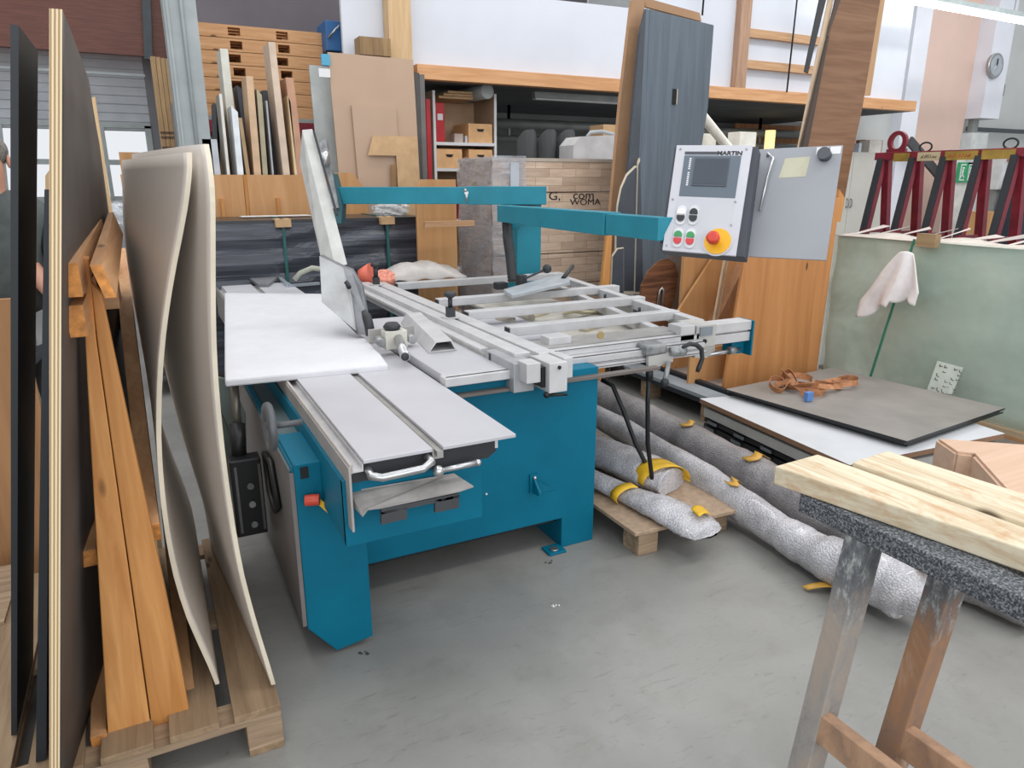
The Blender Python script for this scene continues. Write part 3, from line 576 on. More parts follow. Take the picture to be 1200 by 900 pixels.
# lifting lug and anchor foot
q = P('Y', 2.56, 626, 567)
mb = MB(); mb.box(q.x-.02, q.x+.02, 2.56, 2.57, q.z-.045, q.z+.045); mb.prism([(q.x-.01, 2.555, q.z-.04), (q.x-.01, 2.50, q.z-.035), (q.x-.005, 2.50, q.z-.02), (q.x-.005, 2.56, q.z+.03)], (.008, 0, 0))
mb.prism([(q.x-.01, 2.565, q.z-.045), (q.x+.09, 2.53, q.z-.035), (q.x+.085, 2.53, q.z-.03), (q.x+.0, 2.565, q.z+.02)], (0, -.008, 0))
lug = mb.build('lifting_lug', teal, saw); mb = MB(); mb.ball((q.x, 2.555, q.z+.03), .009); mb.ball((q.x, 2.555, q.z-.032), .009); mb.build('bolt', steel, lug)
B(1.47, 1.56, 2.52, 2.6, .0, .012).build('anchor_foot', teal, saw, .003); MB().cyl((1.51, 2.55, .012), (1.51, 2.55, .02), .02).build('anchor_bolt', steel, saw)
q = P('Y', 2.565, 570, 579); MB().ball(q, .005).build('screw', white, saw)
# far side and rear cabinet
B(.95, 2.35, 3.82, 4.2, .1, .80).build('rear_cabinet', teal, saw, .004)
# left pedestal: teal face with a chamfered toe, grey side panel
mb = MB(); mb.prism([(.345, 2.27, .13), (.44, 2.27, .01), (.573, 2.27, .03), (.573, 2.27, .75), (.345, 2.27, .75)], (0, .33, 0)); mb.build('pedestal', teal, saw, .003)
mb = MB(); mb.prism([(.33, 2.275, .14), (.33, 3.8, .12), (.33, 3.8, .72), (.33, 2.275, .72)], (.014, 0, 0)); sp = mb.build('side_panel', plain('grey_side_panel', '#777271', .45, .15, .06, 4), saw)
mb = MB(); h = []
hy = [(2.52, .50), (2.62, .44), (2.74, .47), (2.78, .62), (2.62, .64)]
mb.tube([(.318, y, z) for y, z in hy], .012, 8, closed=True); mb.build('access_opening_seal', blackm, sp)
B(.36, .95, 2.6, 3.8, .17, .60).build('support_frame', plain('dark_teal_grey', '#2a5560', .5), saw)  # frame coloured a darker, greyer teal than the body
MB().bar((.348, 2.28, .70), (.348, 3.8, .70), .02, .08).build('upper_rail', teal, saw)
# carriage beam (teal crosspiece under the table end)
MB().prism([(.43, 1.953, .585), (.88, 1.953, .585), (.88, 1.953, .78), (.43, 1.953, .80)], (0, .02, 0)).build('end_cover', teal, saw, .002)
mb = MB(); mb.box(.43, .452, 1.955, 3.9, .59, .80); mb.box(.86, .88, 1.96, 3.9, .62, .80); mb.box(.452, .86, 1.99, 3.9, .66, .78); mb.build('carriage_beam', teal, saw, .002)
# red emergency switch on the pedestal with yellow tab
q = P('X', .34, 372, 585)
mb = MB().cyl((.50, 2.262, .615), (.43, 2.225, .615), .026); q = P('Y', 2.25, 372, 585); q = P('Y', 2.24, 368, 586); mb = MB().cyl((q.x-.028, 2.25, q.z), (q.x+.018, 2.235, q.z), .019); mb.cyl((q.x-.0, 2.25, q.z), (q.x-.0, 2.27, q.z), .012); mb.build('stop_button', plain('orange_red', '#cf4a33', .4), saw, .003)
MB().bar((q.x+.015, 2.25, q.z-.01), (q.x+.05, 2.25, q.z-.055), .018, .006, (0, 1, 0)).build('yellow_tab', yellow, saw)
q = P('Y', 2.262, 355, 560); MB().box(q.x-.006, q.x+.02, 2.266, 2.27, q.z-.005, q.z+.035).build('inspection_opening', blackm, saw)
B(.33, .44, 2.29, 3.8, .722, .73).build('side_deck', plain('deck_grey_green', '#59676a', .5), saw)
# ---- sliding table: three aluminium strips with two T slots
Z = .87; TY0, TY1 = 1.915, 5.9
slide = B(.735, .985, TY0, TY1, Z-.012, Z).build('table_plate', white_lam, saw, .002)
B(.487, .700, TY0, TY1, Z-.012, Z).build('table_plate', white_lam, saw, .002)
mb = MB(); mb.box(.715, .735, TY0, TY1, Z-.03, Z-.0125); mb.box(.700, .704, TY0, TY1, Z-.03, Z-.002); mb.box(.700, .735, TY0, TY1, Z-.036, Z-.03); mb.build('slot', alu_d, saw)
mb = MB(); mb.box(.453, .487, TY0+.004, TY1, Z-.036, Z-.03); mb.box(.483, .487, TY0+.004, TY1, Z-.03, Z-.0125); mb.build('slot', alu, saw)
mb = MB(); mb.box(.446, .454, TY0-.0, TY1, Z-.036, Z-.012); mb.box(.440, .447, TY0-.01, TY1, .655, Z-.014); mb.cyl((.450, TY0-.004, Z-.012), (.450, TY1, Z-.012), .006, n=10); mb.build('side_rail', plain('warm_aluminium', '#a59f9b', .45, .25, .06, 5), saw)
mb = MB(); mb.prism([(.448, TY0+.012, .80), (.89, TY0+.012, .80), (.92, TY0+.012, .82), (.92, TY0+.012, Z-.013), (.736, TY0+.012, Z-.013), (.736, TY0+.012, Z-.037), (.700, TY0+.012, Z-.037), (.700, TY0+.012, Z-.013), (.488, TY0+.012, Z-.013), (.488, TY0+.012, Z-.037), (.448, TY0+.012, Z-.037)], (0, .04, 0)); mb.build('end_cap', plain('dark_cap', '#26282c', .5), saw)
B(.452, .9, TY0+.05, TY1-.02, .785, Z-.037).build('table_core', alu_d, saw); B(.915, .925, TY0+.01, TY1, .83, Z-.012).build('side_lip', alu, saw)
# grab handle and clamping lever at its end
za = Z-.035
MB().tube([(.50, TY0+.012, za+.004), (.50, TY0-.03, za-.006), (.53, TY0-.04, za-.012), (.655, TY0-.04, za-.008), (.685, TY0-.03, za+.004), (.685, TY0+.012, za+.01)], [.012, .013, .012, .012, .013, .012], 12).build('grab_handle', steel, saw)
mb = MB(); mb.ball((.71, TY0-.02, .802), .018); mb.cyl((.71, TY0-.02, .802), (.835, TY0-.035, .812), .008, .010); mb.ball((.835, TY0-.035, .812), .011); mb.build('clamping_lever', steel, saw)
# bent sheet beneath with its dark brackets
mb = MB(); mb.prism([P('Z', .76, 410, 577), P('Z', .765, 532, 556), P('Z', .745, 555, 571), P('Z', .74, 537, 577), P('Z', .735, 447, 596), P('Z', .735, 431, 598), P('Z', .72, 425, 606), P('Z', .73, 409, 588)], (0, 0, .004)); mb.build('chip_tray', plain('dusty_sheet', '#8f8c89', .55, .1, .14, 9), saw)
mb = MB(); yb_ = P('Z', .735, 447, 597).y
for pts in (((447, 597), (538, 578), (538, 583), (447, 603)), ((447, 600), (477, 594), (477, 608), (447, 615)), ((510, 586), (538, 580), (538, 595), (510, 601))): mb.prism([P('Y', yb_, *q) for q in pts], (0, .012, 0))
mb.build('tray_bracket', plain('grey_black', '#3b3d40', .5), saw)
# ---- cast table between slide and fence
B(1.52, 1.9, 2.85, 3.9, .855, .88).build('rear_plate', white_lam, saw, .003)
B(1.0, 1.52, 2.60, 3.9, .858, .90).build('cast_table', white_lam, saw, .004)
mb = MB(); mb.box(.99, 1.52, 2.535, 2.598, .862, .898); gr_ = mb.build('front_guide_rail', alu, saw, .003)
B(1.0, 1.52, 2.55, 2.556, .8985, .900).build('rail_groove', dark, gr_)
B(1.0, 2.05, 2.53, 2.568, .812, .824).build('lower_rail', plain('grey_brown_rail', '#6d6560', .5, .2), saw)  # thin rail in its own grey-brown
TZ = .90
q = P('Z', TZ, 466, 409); bx_, by_ = q.x, q.y
bl = B(bx_-.055, bx_+.05, by_, by_+.07, TZ, TZ+.085).build('clamp_block', plain('pale_block', '#bdbbb2', .5), saw, .003)
e_ = P('Z', TZ+.02, 475, 418); MB().cyl((bx_+.01, by_+.02, TZ+.05), e_, .021).build('clamp_bolt', steel, bl); MB().ball(e_, .019, 10, (1, .4, 1)).build('bolt_end', dark, bl)
MB().tube([(bx_-.01, by_+.04, TZ+.085), (bx_-.01, by_+.04, TZ+.1), (bx_-.01, by_+.04, TZ+.118)], [.034, .042, .028], 10).build('star_knob', dark, bl)
B(bx_-.09, bx_+.14, by_+.16, by_+.17, TZ, TZ+.07).build('back_plate', alu_d, saw, .003)
for dx in (-.075, .075): MB().cyl((bx_+dx, by_+.06, TZ+.04), (bx_+dx, by_+.0, TZ+.035), .02).build('roller', cast, bl)
# hollow profile lying by the rail
pf_ = MB(); A0, A1 = P('Z', TZ+.002, 519, 412), P('Z', TZ+.002, 484, 377); prof = [(-.07, 0), (.07, 0), (.045, .05), (-.035, .05)]; pin = [(-.062, .005), (.06, .005), (.04, .044), (-.03, .044)]
vs = []
for A in (A0, A1):
    for pr_ in (prof, pin): vs += [A+V((x, 0, z)) for x, z in pr_]
fs = []
for i in range(4):
    j = (i+1) % 4; fs += [(i, j, 8+j, 8+i), (4+i, 12+i, 12+j, 4+j), (i, 4+i, 4+j, j), (8+i, 8+j, 12+j, 12+i)]
pf_._add(vs, fs); pf_.build('blade_cover_profile', alu, saw)
# ---- rip fence extrusion running front to back
fz = .95
mb = MB(); mb.box(1.33, 1.405, 2.60, 5.05, .85, fz); mb.box(1.405, 1.425, 2.60, 5.05, .86, fz-.02); mb.box(1.425, 1.505, 2.56, 5.0, .86, fz)
mb.box(1.28, 1.33, 2.85, 5.05, .88, .925); fence = mb.build('rip_fence', alu, saw, .003)
B(1.275, 1.283, 2.78, 5.05, .895, .915).build('fence_groove', alu_d, fence)
mb = MB(); mb.box(1.275, 1.37, 2.50, 2.78, .81, .935); mb.build('fence_head', plain('fence_head_grey', '#a6a7aa', .4, .3), fence, .003)
B(1.272, 1.276, 2.72, 2.735, .83, .93).build('head_slot', dark, fence)
mb = MB(); mb.box(1.30, 1.365, 2.435, 2.52, .862, fz-.005); mb.box(1.385, 1.47, 2.40, 2.56, .82, .945); mb.box(1.475, 1.52, 2.44, 2.56, .862, .95); mb.build('end_block', alu, fence, .003)
mb = MB(); mb.cyl((1.43, 2.399, .925), (1.43, 2.396, .925), .008); mb.box(1.367, 1.384, 2.43, 2.5, .84, .925); mb.build('hole', blackm, fence)
mb = MB(); mb.ball((1.385, 2.42, .81), .014); mb.cyl((1.385, 2.42, .81), (1.47, 2.40, .806), .008, .006); mb.build('fence_lever', blackm, fence)
for px, py in ((440, 313), (527, 345)):
    pass
def tclamp(x, y, z0, h, par, r=.012):
    mb = MB(); mb.box(x-.02, x+.02, y-.02, y+.02, z0, z0+.05); mb.cyl((x, y, z0+.05), (x, y, z0+h), r); kn = mb.build('clamp_post', dark, par); mb = MB(); mb.tube([(x, y, z0+h-.005), (x, y, z0+h+.008), (x, y, z0+h+.02), (x, y, z0+h+.03)], [.016, .034, .034, .02], 12); mb.build('knob', dark, kn)
    mb = MB(); mb.cyl((x, y, z0-.004), (x, y, z0), .05); mb.build('foot_plate', alu, kn)
q = P('Z', .955, 528, 371); tclamp(q.x, q.y, .955, .105, saw)
q = P('Z', .955, 441, 333); tclamp(q.x, q.y, .955, .12, saw, .016)
# ---- cross-cut outrigger frame
fr_ = MB()
bars = [((460, 337), (658, 323), .05), ((508, 357), (735, 343), .055), ((542, 373), (760, 348), .055), ((592, 388), (795, 370), .055)]
for (x0_, y0_), (x1_, y1_), w_ in [((458, 336), (655, 321), 0)]: pass
for i, (xa, xb, yy) in enumerate(((1.53, 2.86, 4.80), (1.53, 2.84, 4.02), (1.52, 2.70, 3.55), (1.53, 2.57, 3.07))):
    b_ = B(xa, xb, yy-.035, yy+.035, .918, .965).build('support_bar', alu, saw, .003)
    B(xa-.003, xa+.0, yy-.026, yy+.026, .924, .959).build('end_plug', dark, b_)
mb = MB(); mb.bar((2.83, 4.85, .925), (2.53, 2.83, .925), .06, .055); mb.build('side_beam', alu, saw, .003)
mb = MB(); mb.bar((2.62, 4.4, .90), (2.30, 2.9, .90), .05, .05); mb.build('inner_beam', alu, saw, .003)
for x, y in ((2.56, 3.12), (2.66, 3.6)):
    MB().cyl((x-.2, y, .96), (x-.2, y, .985), .008).build('stud', dark, saw)
# front cross extrusion
mb = MB(); xl, xr_ = 1.53, 2.42
mb.box(xl, xr_, 2.70, 2.80, .885, .915); mb.box(xl, xr_+.0, 2.655, 2.78, .845, .878); mb.box(xl, xr_, 2.67, 2.78, .878, .885); mb.box(xl, xr_, 2.645, 2.76, .82, .84); mb.box(xl, xr_, 2.66, 2.76, .84, .845); ce = mb.build('cross_extrusion', alu, saw, .002)
mb = MB(); mb.box(xl, xr_, 2.653, 2.656, .848, .850); mb.box(xl, xr_, 2.666, 2.671, .879, .882); mb.box(xl, xr_, 2.697, 2.70, .911, .914); mb.box(xl, xr_, 2.643, 2.645, .828, .8305); mb.build('groove_line', plain('groove_grey', '#4c4b4a', .6), ce)
mb = MB(); mb.prism([(1.53, 2.74, .916), (2.35, 2.74, .918), (2.35, 2.9, .918), (1.56, 2.9, .916)], (0, 0, .006)); mb.build('guide_flat', alu_d, saw)
for px, py in ((663, 391), (762, 378), (720, 370)):
    q = P('Y', 2.7, px, py)
B(1.60, 1.72, 2.78, 2.86, .87, .955).build('bracket', alu, saw, .003); B(2.30, 2.39, 2.70, 2.80, .885, .96).build('bracket', alu, saw, .003)
B(2.392, 2.44, 2.78, 2.84, .88, .94).build('bracket_hollow', dark, saw)
q = P('Y', 2.695, 704, 393); MB().cyl((q.x, 2.70, q.z), (q.x, 2.692, q.z), .018).build('roller_end', plain('brass_ring', '#a08a5a', .5), saw)
# right-hand end casting, teal plate and rod
q = P('Y', 2.72, 800, 385)
mb = MB(); mb.box(2.40, 2.53, 2.70, 2.86, .84, .955); mb.prism([(2.40, 2.70, .84), (2.53, 2.70, .84), (2.58, 2.75, .80), (2.50, 2.72, .775), (2.40, 2.70, .79)], (0, .12, 0)); ec = mb.build('end_casting', plain('pale_casting', '#b6b5b1', .5, .2), saw, .004)
B(2.42, 2.50, 2.694, 2.7, .90, .945).build('label_plate', plain('blue_grey_label', '#8b949c', .3, .4), ec); MB().cyl((2.455, 2.70, .872), (2.455, 2.692, .872), .011).build('hole', blackm, ec)
mb = MB(); mb.box(2.53, 2.83, 2.76, 2.86, .885, .935); mb.box(2.53, 2.83, 2.765, 2.86, .825, .875); mb.box(2.53, 2.83, 2.78, 2.86, .875, .885); ex = mb.build('extension_beam', alu, saw, .003)
mb = MB(); mb.prism([(2.83, 2.75, .935), (2.83, 2.87, .935), (2.83, 2.87, .745), (2.83, 2.75, .745)], (.012, 0, 0)); mb.box(2.74, 2.83, 2.80, 2.87, .75, .825); mb.build('teal_end_plate', teal, ex, .002)
MB().cyl((2.53, 2.8, .765), (2.80, 2.8, .775), .012).build('guide_rod', steel, ex); MB().cyl((2.72, 2.8, .773), (2.76, 2.8, .774), .022).build('rod_bearing', cast, ex)
a_, c_ = P('Y', 2.62, 757, 418), P('Y', 2.62, 783, 405); mb = MB(); mb.box(a_.x, c_.x, 2.62, 2.72, a_.z, c_.z+.01); mb.build('clamp_motor_housing', cast, saw, .012)
hp = [P('Y', 2.56, *q) for q in ((800, 407), (808, 403), (816, 404), (822, 409), (823, 420), (819, 431), (817, 436))]
mb = MB(); mb.tube(hp, [.008, .011, .012, .012, .011, .012, .009], 10); mb.build('crank_handle', dark, saw)
mb = MB(); q = P('Y', 2.60, 799, 411); mb.ball(q, .028); q2 = P('Y', 2.62, 785, 412); mb.cyl(q2, q, .022); mb.build('lever_joint', cast, saw)
mb = MB(); mb.prism([P('Y', 2.62, *q) for q in ((760, 418), (789, 413), (789, 424), (784, 425), (768, 432), (760, 434))], (0, .02, 0)); mb.build('bracket_plate', plain('pale_casting', '#b6b5b1'), saw, .002)
a_, c_ = P('Y', 2.60, 784, 424), P('Y', 2.57, 779, 448); MB().cyl(a_, c_, .011, .013).build('lever', cast, saw); MB().ball(c_, .020).build('lever_ball', dark, saw)
# two black cables hanging to the floor
MB().tube([P('Y', 2.62, 761, 434), P('Y', 2.61, 759, 470), P('Y', 2.60, 759, 520), P('Y', 2.62, 764, 560), P('Y', 2.64, 771, 580)], .011, 8).build('hanging_cable', blackm, saw)
MB().tube([P('Y', 2.9, 705, 445), P('Y', 2.85, 718, 452), P('Y', 2.8, 730, 480), P('Y', 2.75, 745, 520), P('Y', 2.7, 760, 550), P('Y', 2.66, 772, 580)], .012, 8).build('hanging_cable', blackm, saw)
MB().tube([P('Y', 2.62, 761, 432), P('Y', 2.62, 761, 446)], .018, 8).build('cable_gland', blackm, saw)
# angled stop lever and quick clamp on the rear bar
q = P('Z', 1.0, 590, 342); a, b_ = P('Z', .985, 592, 346), P('Z', 1.03, 665, 328)
mb = MB(); mb.prism([P('Z', .975, 590, 343), P('Z', .975, 600, 350), P('Z', 1.0, 668, 334), P('Z', 1.02, 664, 323), P('Z', 1.0, 655, 325)], (0, 0, .022)); sl_ = mb.build('angle_stop', plain('angle_stop_grey', '#b4b9be', .45, .3), saw, .003)
a, b_ = P('Z', 1.03, 660, 326), P('Z', 1.08, 671, 312); MB().cyl(a, b_, .014, .013).build('grip', dark, sl_)
q = P('Z', .965, 611, 337); mb = MB(); mb.box(q.x-.028, q.x+.028, q.y-.03, q.y+.03, .965, 1.05); cl = mb.build('quick_clamp', dark, saw, .004)
a = P('Z', 1.05, 614, 327); b_ = P('Z', 1.1, 641, 315); MB().cyl(a, b_, .007).build('clamp_rod', dark, cl); MB().ball(b_, .03).build('ball_knob', dark, cl)
q = P('Z', .965, 589, 337); B(q.x-.05, q.x+.03, q.y-.02, q.y+.04, .955, 1.0).build('dark_slider', dark, saw, .004)
# ---- teal post and two overhead arms
pxa, pxb = P('Y', 4.95, 606, 290).x, P('Y', 4.95, 634, 290).x
post = B(pxa, pxb, 4.95, 5.13, .1, P('Y', 4.95, 620, 241).z).build('post', teal_l, saw, .004)
rgt, fw = _r.copy(), V((_f.x, _f.y, 0)).normalized()
aR = D(640, 228, 5.3); aL = D(393, 230, 5.3); aL.z = aR.z = (aL.z+aR.z)/2
am = D(548, 229, 5.3); am.z = aR.z
mb = MB(); mb.bar(aL, am+rgt*.01, .10, .122); up_arm = mb.build('upper_arm', teal_l, saw, .004)
mb = MB(); mb.bar(am, aR, .11, .130); mb.build('upper_arm_sleeve', teal_l, saw, .004)
mb = MB(); c_ = D(547, 226, 5.2); mb.cyl(c_, c_-fw*.04, .014); mb.cyl(c_-fw*.03, c_-fw*.035-V((0, 0, .06)), .009); mb.cyl(c_-fw*.03+V((0, 0, .015)), c_-fw*.03+V((-.02, 0, .02)), .012); mb.build('locking_bolt', steel, saw)
bR = P('Z', 1.445, 775, 268); bR = D(775, 268, 3.12); bL = D(590, 250, 5.0)
mid = bL.lerp(bR, .78)
mb = MB(); mb.bar(bL, mid, .095, .112); mb.build('lower_arm', teal_l, saw, .004)
mb = MB(); mb.bar(bL.lerp(bR, .785), bR+(bR-bL)*.02, .085, .100); mb.build('lower_arm_extension', teal_l, saw, .004)
mb = MB(); mb.cyl(bL+V((.06, -.02, -.11)), bL+V((.06, -.02, .0)), .045); mb.bar(bL+V((.06, 0, -.08)), V((pxa+.02, 4.97, bL.z-.08)), .08, .03); mb.build('arm_pivot', teal_l, saw)
B(pxa-.05, pxb, 4.95, 5.1, P('Y', 4.95, 620, 241).z, aR.z-.065).build('pivot_plate', dark, saw)
# corrugated black hose beside the post
mb = MB(); pa = [D(594, 258, 5.0), D(595, 280, 5.0), D(598, 300, 5.0), D(601, 330, 5.0)]; path = []; rs = []
for i in range(49):
    t_ = i/48*3; k = min(2, int(t_)); p_ = pa[k].lerp(pa[k+1], t_-k); path.append(p_); rs.append(.038 if i % 2 else .032)
mb.tube(path, rs, 12); mb.build('corrugated_hose', dark, saw)
# ---- blade guard hanging on the upper arm
g0 = D(397, 230, 4.42)
mb = MB(); mb.prism([D(386, 205, 5.2), D(391, 203, 5.2), D(401, 242, 5.2), D(400, 262, 5.2), D(393, 262, 5.2)], fw*.14); mb.build('guard_mount', plain('dark_teal', '#1f4f57', .5), saw, .003)
mb = MB(); c_ = D(381, 186, 5.1); mb.tube([c_-rgt*.04, c_-rgt*.02, c_, c_+rgt*.02, c_+rgt*.03], [.045, .05, .055, .06, .03], 16); mb.build('guard_handwheel', steel, saw)
mb = MB(); mb.bar(D(379, 165, 5.2), D(394, 245, 5.2), .05, .05, fw); mb.build('guard_stem', cast, saw)
MB().tube([D(345, 328, 4.9), D(352, 320, 4.9), D(366, 314, 4.9), D(380, 316, 4.9), D(392, 322, 4.9)], .018, 8).build('grey_hose', plain('olive_hose', '#9da092', .6), saw)
# ---- raised aluminium fence arm (tapering upward, tilted back) with its plate
dA = 4.05
mb = MB(); W0 = [D(352, 150, dA+.0), D(365, 152, dA), D(407, 312, dA-.15), D(394, 312, dA-.15)]
L_ = [D(349, 190, dA+.05), D(352, 150, dA+.05), D(394, 312, dA-.1), D(376, 302, dA-.1)]
vs = [D(351, 190, dA+.08), D(354, 152, dA), D(366, 151, dA+.02), D(368, 190, dA+.1), D(376, 303, dA-.08), D(393, 313, dA-.15), D(407, 310, dA-.13), D(400, 300, dA-.05)]
mb.hexa([vs[4], vs[5], vs[6], vs[7], vs[0], vs[1], vs[2], vs[3]]); mb.build('raised_fence_arm', plain('brushed_aluminium', '#c2c2be', .5, .1, .06, 9), saw, .002)
mb = MB(); mb.bar(D(368, 155, dA-.0), D(395, 252, dA-.1), .008, .02, fw); mb.build('graduated_scale', dark, saw)
pl_ = [D(375, 299, 3.75), D(403, 313, 3.72), D(412, 316, 3.70), D(424, 336, 3.64), D(429, 365, 3.58), D(433, 392, 3.5), D(418, 392, 3.5), D(378, 352, 3.6)]
mb = MB(); mb.prism(pl_, fw*.05); gp = mb.build('tilting_plate', plain('worn_steel_plate', '#6f7074', .4, .3, .25, 5), saw, .004)
mb = MB(); mb.prism([D(374, 300, 3.74), D(402, 314, 3.70), D(412, 350, 3.58), D(417, 388, 3.47), D(377, 354, 3.56)], fw*.02); mb.build('face_plate', plain('bright_plate', '#9d9e9f', .45, .2, .12, 5), gp, .002)
mb = MB(); mb.tube([D(426, 364, 3.44), D(430, 372, 3.44), D(433, 384, 3.44), D(432, 394, 3.44)], [.012, .024, .024, .014], 12); mb.build('pivot_roller', dark, gp); MB().tube([D(405, 330, 3.60), D(407, 332, 3.60), D(409, 337, 3.58)], .012, 8).build('latch', dark, gp)
# ---- left side gear: lifting strut, bracket column, handwheel, angled arm
q = P('X', .25, 288, 445)
mb = MB(); mb.cyl((.255, 3.02, .87), (.245, 2.98, .62), .018); st_ = mb.build('gas_strut', plain('strut_steel', '#6b675f', .35, .6), saw)
mb = MB(); mb.cyl((.247, 2.985, .69), (.235, 2.93, .55), .030); mb.build('strut_body', blackm, st_)
mb = MB(); mb.box(.19, .31, 2.86, 2.94, .24, .575); lb = mb.build('lifting_bracket', plain('oily_black', '#232426', .35, .3), saw, .006)
for z_ in (.46, .38, .29): MB().cyl((.26, 2.86, z_), (.26, 2.85, z_), .013).build('bolt', cast, lb)
mb = MB(); mb.box(.205, .215, 2.855, 2.86, .26, .55); mb.box(.295, .305, 2.855, 2.86, .26, .55); mb.build('groove', plain('bright_edge', '#6d6d70', .3, .6), lb)
mb = MB(); mb.prism([P('Y', 3.15, *q) for q in ((249, 441), (271, 446), (288, 485), (289, 521), (276, 521), (249, 458))], (0, .03, 0)); mb.prism([P('Y', 3.17, *q) for q in ((249, 458), (276, 521), (283, 590), (262, 590), (249, 540))], (0, .03, 0)); mb.build('angled_arm', plain('grey_green_paint', '#717d7a', .5, .1), saw, .003)
mb = MB(); hw = P('X', .25, 316, 500)
n_ = 24; mb.tube([(hw.x, hw.y+.058*math.cos(6.283*i/n_), hw.z+.058*math.sin(6.283*i/n_)) for i in range(n_)], .013, 10, closed=True); mb.cyl((hw.x-.01, hw.y, hw.z), (hw.x+.09, hw.y, hw.z), .009)
for k in range(3): mb.cyl((hw.x, hw.y, hw.z), (hw.x, hw.y+.058*math.cos(k*2.094), hw.z+.058*math.sin(k*2.094)), .008)
mb.build('handwheel', plain('dark_cast', '#55575a', .5, .4), saw)
# ---- control panel
TL, TR, BL = D(793, 170, 3.12), D(882, 170, 2.97), D(776, 293, 3.08); BR = onplane(TL, TR, BL, 862, 300)
ux = (TR-TL).normalized(); uy = ((TL-BL)+(TR-BR)).normalized(); un = ux.cross(uy).normalized()   # un points to the operator
if un.y > 0: un = -un
cp = MB().prism([BL, BR, TR, TL], -un*.012).build('control_panel', plain('panel_silver', '#c2c2c8', .45, .1, .02, 4), saw, .002)
mb = MB(); mb.prism([BL-ux*.018-un*.012+uy*.004, BR+ux*.034-un*.012, TR+ux*.022-un*.012, TL-ux*.012-un*.012], -un*.075); mb.build('casing', plain('casing_dark', '#3b3e47', .5), cp, .004)
def Q(u, v, h=.0):
    """point on the panel face, u right 0-1, v down 0-1, h raised"""
    return TL.lerp(TR, u).lerp(BL.lerp(BR, u), v) + un*h
def quad(u0, u1, v0, v1, h, t=.002): return MB().prism([Q(u0, v1, h), Q(u1, v1, h), Q(u1, v0, h), Q(u0, v0, h)], un*t)
quad(.13, .88, .10, .485, 0).build('display_surround', plain('surround_slate', '#5b6772', .4, 0, .02), cp)
quad(.13, .56, .063, .09, .0).build('stripe', plain('stripe_dark', '#41454e', .5), cp)
quad(.28, .74, .12, .385, .002, .004).build('screen_bezel', plain('bezel', '#4a525c', .4), cp)
quad(.295, .73, .135, .37, .006, .001).build('screen', plain('screen_glass', '#3a424d', .08, 0, .1, 2, coat=.5), cp)
FM = frame(Q(.725, .077, .0012), ux, uy)
text('MARTIN', .023, FM, 'lettering', plain('panel_ink', '#25262c', .5), cp, .0008, 1.25, bold=.0008)
mb = MB()
for k in range(14):
    if k == 6: continue
    v_ = .125+k*.019; mb.prism([Q(.205, v_+.012, .002), Q(.232, v_+.012, .002), Q(.232, v_, .002), Q(.205, v_, .002)], un*.0008)
mb.build('small_lettering', white, cp)
quad(.11, .885, .50, .965, 0, .0008).build('lower_field', plain('lower_silver', '#bdbec4', .5, 0, .02), cp)
for u_, v_, c1, c2 in ((.20, .665, '#e8e8e8', '#26282b'), (.37, .66, '#26282b', '#26282b'), (.20, .875, '#3c8a55', '#c23b3f'), (.37, .875, '#3c8a55', '#c23b3f')):
    mb = MB(); c_ = Q(u_, v_, .004); path = []
    def cap(r_, hh, du, dv0, dv1):
        pts = []
        for k in range(17): a_ = math.pi*k/16; pts.append(ux*(r_*math.cos(a_)) + uy*(dv1+r_*math.sin(a_)))
        for k in range(17): a_ = math.pi+math.pi*k/16; pts.append(ux*(r_*math.cos(a_)) + uy*(dv0+r_*math.sin(a_)))
        return pts
    mb.prism([Q(u_, v_, 0)+p_ for p_ in cap(.021, 0, 0, -.022, .022)], un*.006); bt = mb.build('button_frame', plain('button_frame_grey', '#d0d1d4', .4), cp)
    mb = MB(); mb.prism([Q(u_, v_, .006)+p_ for p_ in [ux*(.017*math.cos(math.pi*k/12))+uy*(.006+.017+.017*math.sin(math.pi*k/12)-.012) for k in range(13)] + [ux*-.017+uy*.003, ux*.017+uy*.003]], un*.006); mb.build('push_button', plain('btn_'+c1[1:], c1, .35), bt)
    mb = MB(); mb.prism([Q(u_, v_, .006)+p_ for p_ in [ux*(.017*math.cos(math.pi*k/12))-uy*(.012+.017*math.sin(math.pi*k/12)) for k in range(13)] + [ux*-.017-uy*.003, ux*.017-uy*.003]], un*.006); mb.build('push_button', plain('btn_'+c2[1:], c2, .35), bt)
cE = Q(.74, .885)
mb = MB(); mb.cyl(cE, cE+un*.004, .063, n=32); mb.build('mount_disc', plain('panel_silver', '#c2c2c8'), cp)
mb = MB(); mb.cyl(cE+un*.004, cE+un*.007, .055, n=32); es = mb.build('yellow_collar', plain('estop_yellow', '#e9ae20', .5, 0, .02), cp)
mb = MB(); c2_ = cE-ux*.01+un*.007; mb.tube([c2_, c2_+un*.03, c2_+un*.031, c2_+un*.05, c2_+un*.058], [.016, .016, .026, .027, .017], 20); mb.build('emergency_stop', plain('estop_red', '#c9402f', .4, 0, .02), es)
mb = MB()
for u_, v_ in ((.06, .04), (.93, .04), (.89, .52), (.88, .73), (.05, .955), (.05, .52)): mb.cyl(Q(u_, v_), Q(u_, v_, .002), .005, n=12)
mb.build('screw', cast, cp)
